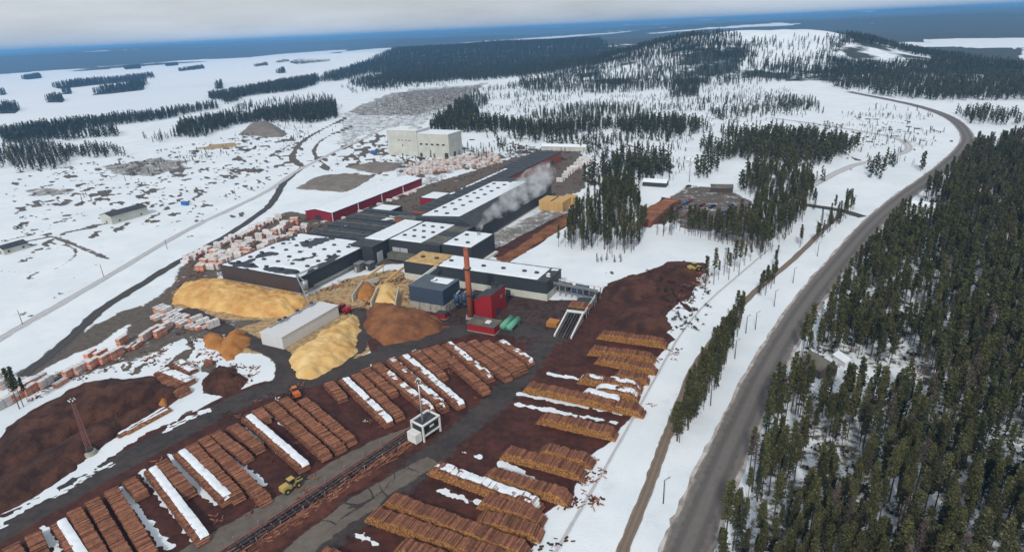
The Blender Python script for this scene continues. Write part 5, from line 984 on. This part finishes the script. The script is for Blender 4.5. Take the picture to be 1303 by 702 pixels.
# brush on the open snow
bp_ = [scatter(pl, sp, sd_, thr, 20) for pl, sp, sd_, thr in (([(0,262),(0,225),(120,205),(330,170),(400,200),(300,250),(100,300),(0,330)], 7, 701, .62), ([(0,330),(130,300),(200,310),(60,400),(0,420)], 6, 702, .70), ([(820,345),(905,320),(905,400),(870,440)], 3.5, 703, .58), ([(640,130),(870,100),(1050,130),(1000,150),(870,155),(700,150)], 16, 704, .45), ([(1000,160),(1180,150),(1215,185),(1160,215),(1050,200)], 8, 705, .58), ([(480,205),(560,190),(720,180),(740,200),(640,215)], 5, 706, .5))]
bp_.append(scatter(FOR, 3.6, 707, .42, 12)); bp_ = clear(np.vstack(bp_), [(1041,478,10),(1073,466,8),(1085,486,10)], 7); r4 = np.random.default_rng(10)
forest('snow_scrub', 'low dark scrub and brush sticking out of the open snow', 'scrub', np.column_stack([bp_, np.zeros(len(bp_))]), r4.uniform(.5, 1.5, len(bp_)), r4.choice(2, len(bp_)), BUSH)
DEB = []
for v in range(3):
    r = random.Random(800+v); mb = MB()
    for k in range(7):
        a_ = r.uniform(0, 6.28); l_ = r.uniform(.3, 1.6); x_, y_ = r.uniform(-1.6, 1.6), r.uniform(-1.6, 1.6); mb.bar((x_, y_, .12), (x_+l_*math.cos(a_), y_+l_*math.sin(a_), .12+r.uniform(0, .3)), r.uniform(.12, .5), r.uniform(.08, .3), 0, r.random())
    DEB.append(bpy.data.objects.new('debris_proto', mb.mesh('debris_proto', [M['bark'], M['wrap_white'], M['bark_mound']][v])))
dp_ = [scatter(pl, sp, sd_, thr, 9) for pl, sp, sd_, thr in (([(385,385),(450,345),(530,345),(540,395),(480,392),(440,398)], 2.6, 731, .5), ([(160,440),(230,395),(290,420),(345,470),(300,500),(200,470)], 3.0, 732, .52), ([(690,700),(735,600),(800,500),(850,400),(890,335),(905,345),(870,430),(830,520),(760,640),(710,702)], 2.4, 733, .56), ([(380,300),(540,236),(720,182),(745,240),(640,300),(470,340)], 4.5, 734, .5), ([(200,395),(230,345),(330,295),(400,270),(410,290),(285,350)], 3.2, 735, .45), ([(0,690),(330,500),(600,425),(680,430),(560,560),(300,700)], 4.5, 736, .55), ([(0,505),(150,440),(200,420),(160,460),(40,510)], 3.2, 737, .5))]
dp_ = np.vstack(dp_); r5 = np.random.default_rng(12)
forest('yard_debris', 'small bits of bark, planks and wrapping scattered over the mill yards', 'debris', np.column_stack([dp_, np.full(len(dp_), .02)]), r5.uniform(.4, 1.1, len(dp_)), r5.choice(3, len(dp_), p=(.52,.03,.45)), DEB)
# packs past the first three hundred
rk = packs[300:]
if rk: forest('far_timber_packs', 'pale mass of stacked timber packs in the yards behind the mill', 'timber packs', np.array([(q_[0], q_[1], q_[2]+.05) for q_ in rk]), np.ones(len(rk)), np.array([q_[4] for q_ in rk]), [bpy.data.objects.new('pack_proto', m_) for m_ in PK])
if rk:
    at = bpy.data.objects['far_timber_packs'].data.attributes['t_rot']; at.data.foreach_set('value', np.array([q_[3] for q_ in rk], np.float32))

# ------------------------------------------------------------------ vehicles, poles
CARC = [('red', (.30,.015,.02)), ('white', (.72,.72,.72)), ('black', (.015,.015,.018)), ('silver', (.40,.41,.42)), ('blue', (.02,.05,.18)), ('grey', (.12,.125,.13))]
CP = [mat(n_+'_car_paint', c_, .25, spec=.5) for n_, c_ in CARC]
body = MB(); pr = [(-2.2,.35),(-2.2,.85),(-1.3,.95),(-.7,1.42),(1.0,1.45),(1.75,.98),(2.2,.9),(2.2,.35)]
for (x, z), (x2, z2) in zip(pr, pr[1:]+pr[:1]): body.poly([(x,-.85,z),(x,.85,z),(x2,.85,z2),(x2,-.85,z2)])
body.poly([(x,-.85,z) for x, z in pr]); body.poly([(x,.85,z) for x, z in pr[::-1]])
bm_ = [body.mesh('body', CP[k]) for k in range(6)]
gl_ = MB().box(-1.0, 1.3, -.87, .87, .98, 1.34).mesh('window', M['glass']); wh_ = MB().tube((0,-.1,0), (0,.1,0), .32, .32, 10).mesh('wheel', M['rubber']); ws_ = MB().poly([(-1.28,-.7,1.0),(-1.28,.7,1.0),(-.78,.62,1.4),(-.78,-.62,1.4)]).mesh('windscreen', M['glass'])
def car(x, y, rz, k, label, group):
    e = empty('parked_car', (x, y, .05), rz); tag(e, label, 'car', group); link('body', bm_[k], e); link('window', gl_, e); link('windscreen', ws_, e).location.x = -.03
    for a in (-1.35, 1.35):
        for b in (-.82, .82): link('wheel', wh_, e).location = (a, b, .34)
cr_ = random.Random(8); cnt = {}
for row, (a, b, n) in enumerate((((857,270),(878,256),7), ((868,277),(893,261),8), ((880,281),(906,263),8), ((912,280),(930,262),5), ((876,238),(892,240),3))):
    A_, B_ = G(*a), G(*b)
    for i in range(n):
        if cr_.random() < .12: continue
        p = A_+(B_-A_)*(i/(n-1)); k = cr_.choice([0,0,1,2,2,3,4,5]) if row != 3 else cr_.choice([4,4,2]); rn = ['car park row nearest log pile', 'second car park row', 'middle car park row', 'car park row beside the bare lot', 'car park back lane'][row]
        car(p[0], p[1], math.radians(20)+cr_.uniform(-.08, .08), k, '%s car, %s in its row, %s' % (CARC[k][0], ORD[i], rn), 'cars in the forest car park')
def loader(px, py, rz, paint, label, grapple=True, s=1.0):
    p = G(px, py); e = empty('wheel_loader', (p[0], p[1], .05), rz); e.scale = (s,)*3; tag(e, label, 'wheel loader'); pm = M[paint]
    MB().box(-3.6, -.6, -1.2, 1.2, 1.0, 2.4).box(-3.4, -1.2, -1.0, 1.0, 2.4, 2.7).build('engine_body', pm, e); MB().box(-.4, 2.2, -.9, .9, .9, 1.7).build('front_frame', pm, e)
    c = MB().box(-.9, .8, -.85, .85, 2.0, 3.7).build('cab', M['steel_dark'], e); MB().box(-1.0, .95, -.95, .95, 3.7, 3.85).build('cab_roof', pm, c); MB().box(-.7, .6, -.88, .88, 2.5, 3.5).build('window', M['glass'], c)
    wm = MB().tube((0,-.35,0), (0,.35,0), .9, .9, 16).mesh('tyre', M['rubber']); rm = MB().tube((0,-.38,0), (0,.38,0), .45, .45, 12).mesh('rim', pm)
    for x in (-2.4, 1.5):
        for y in (-1.25, 1.25): w = link('wheel', wm, e); w.location = (x, y, .9); link('rim', rm, w)
    for y in (-.7, .7): MB().bar((.6, y, 2.0), (3.6, y, 1.6), .25, .4).build('lift_arm', pm, e)
    if grapple:
        for y in (-.9, 0, .9): MB().bar((3.5, y, 1.4), (5.0, y, .5), .18, .25).bar((3.6, y, 1.7), (4.8, y, 2.4), .18, .22).bar((4.8, y, 2.4), (5.3, y, 1.5), .18, .2).build('grapple_tine', M['steel_dark'], e)
    else: MB().box(3.5, 4.9, -1.5, 1.5, .2, .35).box(3.5, 3.65, -1.5, 1.5, .2, 1.6).build('bucket', M['steel_dark'], e)
loader(372, 621, .9, 'yellow_paint', 'yellow log loader with grapple on the mud beside the sorting line', s=.85)
loader(376, 503, 2.2, 'orange_paint', 'dark log loader at the head of the bare log piles', s=.85); loader(437, 397, 2.6, 'red_paint', 'red wheel loader at the far end of the white store', False); loader(883, 344, .4, 'yellow_paint', 'small yellow loader on the bark at the far tip of the yard', False)
def pole(px, py, h, label, arm=True):
    p = G(px, py); e = empty('utility_pole', (p[0], p[1], 0), .5); tag(e, label, 'pole', 'poles along the highway'); MB().tube((0,0,-.2), (0,0,h), .16, .10, 8).build('post', M['trunk'] if not arm else M['steel_dark'], e)
    if arm: MB().bar((0,0,h-.05), (1.4,0,h+.15), .09, .09).build('arm', M['steel_dark'], e); MB().box(1.1, 1.8, -.14, .14, h+.08, h+.22).build('lamp_head', M['steel'], e)
for k, (px, py) in enumerate(((844,640),(904,510+6),(935,456),(949,424),(961,419),(985,390),(1009,360),(1040,326))):
    pole(px, py, 7.0, '%s slim lamp pole from the bottom of the photo along the highway verge' % ORD[k])
for k, (px, py, h) in enumerate(((29,413,7), (132,352,7), (213,317,6), (300,250,7), (430,212,8))): pole(px, py, h, '%s wooden pole from the left edge along the snowy track' % ORD[k], False)
bpy.data.objects['utility_pole']['group'] = 'poles along the highway'

# ------------------------------------------------------------------ steam
path = [RAY(608,299,312), RAY(611,288,313), RAY(618,276,315), RAY(632,267,318), RAY(648,257,322), RAY(666,245,327), RAY(684,230,332), RAY(700,212,338)]; rad = [.8, 2.0, 3.2, 4.4, 5.6, 7.0, 7.6, 5.0]
v = []; nsg = 20
for i, (p, r_) in enumerate(zip(path, rad)):
    d = Vector(path[min(i+1, len(path)-1)]-path[max(i-1, 0)]).normalized(); u = d.orthogonal().normalized(); w = d.cross(u)
    for k in range(nsg): a = 2*math.pi*k/nsg; rr2 = r_*(1+.22*math.sin(3*a+i*1.3)); q = Vector(p)+u*(rr2*math.cos(a))+w*(rr2*math.sin(a)); v.append(tuple(q))
f = [(i*nsg+k, i*nsg+(k+1) % nsg, (i+1)*nsg+(k+1) % nsg, (i+1)*nsg+k) for i in range(len(path)-1) for k in range(nsg)]+[tuple(range(nsg))[::-1], tuple((len(path)-1)*nsg+k for k in range(nsg))]
mb = MB(); mb.v = v; mb.f = f; mb.m = [0]*len(f); mb.c = [.5]*len(f)
sm = bpy.data.materials.new('steam'); sm.use_nodes = True; nt = sm.node_tree; N = nt.nodes; K = nt.links.new; N.remove(N['Principled BSDF']); pv = N.new('ShaderNodeVolumePrincipled'); pv.inputs['Color'].default_value = (.96,.97,.98,1); pv.inputs['Anisotropy'].default_value = .2
t_ = N.new('ShaderNodeTexCoord'); n_ = N.new('ShaderNodeTexNoise'); n_.inputs['Scale'].default_value = .22; n_.inputs['Detail'].default_value = 5; K(t_.outputs['Object'], n_.inputs['Vector']); r_ = N.new('ShaderNodeMapRange'); r_.inputs[1].default_value = .42; r_.inputs[2].default_value = .68; r_.inputs[4].default_value = .20; K(n_.outputs[0], r_.inputs[0]); K(r_.outputs[0], pv.inputs['Density']); K(pv.outputs[0], N['Material Output'].inputs['Volume'])
o = mb.build('steam_plume', sm); tag(o, 'white steam plume drifting right from the square dark block', 'steam', kind='stuff')

# ------------------------------------------------------------------ haze
hm = bpy.data.materials.new('haze_air'); hm.use_nodes = True; nt = hm.node_tree; nt.nodes.remove(nt.nodes['Principled BSDF']); pv = nt.nodes.new('ShaderNodeVolumePrincipled'); pv.inputs['Color'].default_value = (.20,.50,.92,1); pv.inputs['Density'].default_value = 1.0e-4; pv.inputs['Anisotropy'].default_value = .1
nt.links.new(pv.outputs[0], nt.nodes['Material Output'].inputs['Volume'])
tag(MB().box(-62000, 62000, -45000, 62500, -2, float(max(150, Zg.max()+8))).build('haze', hm), kind='stuff')
print('objects', len(bpy.data.objects))
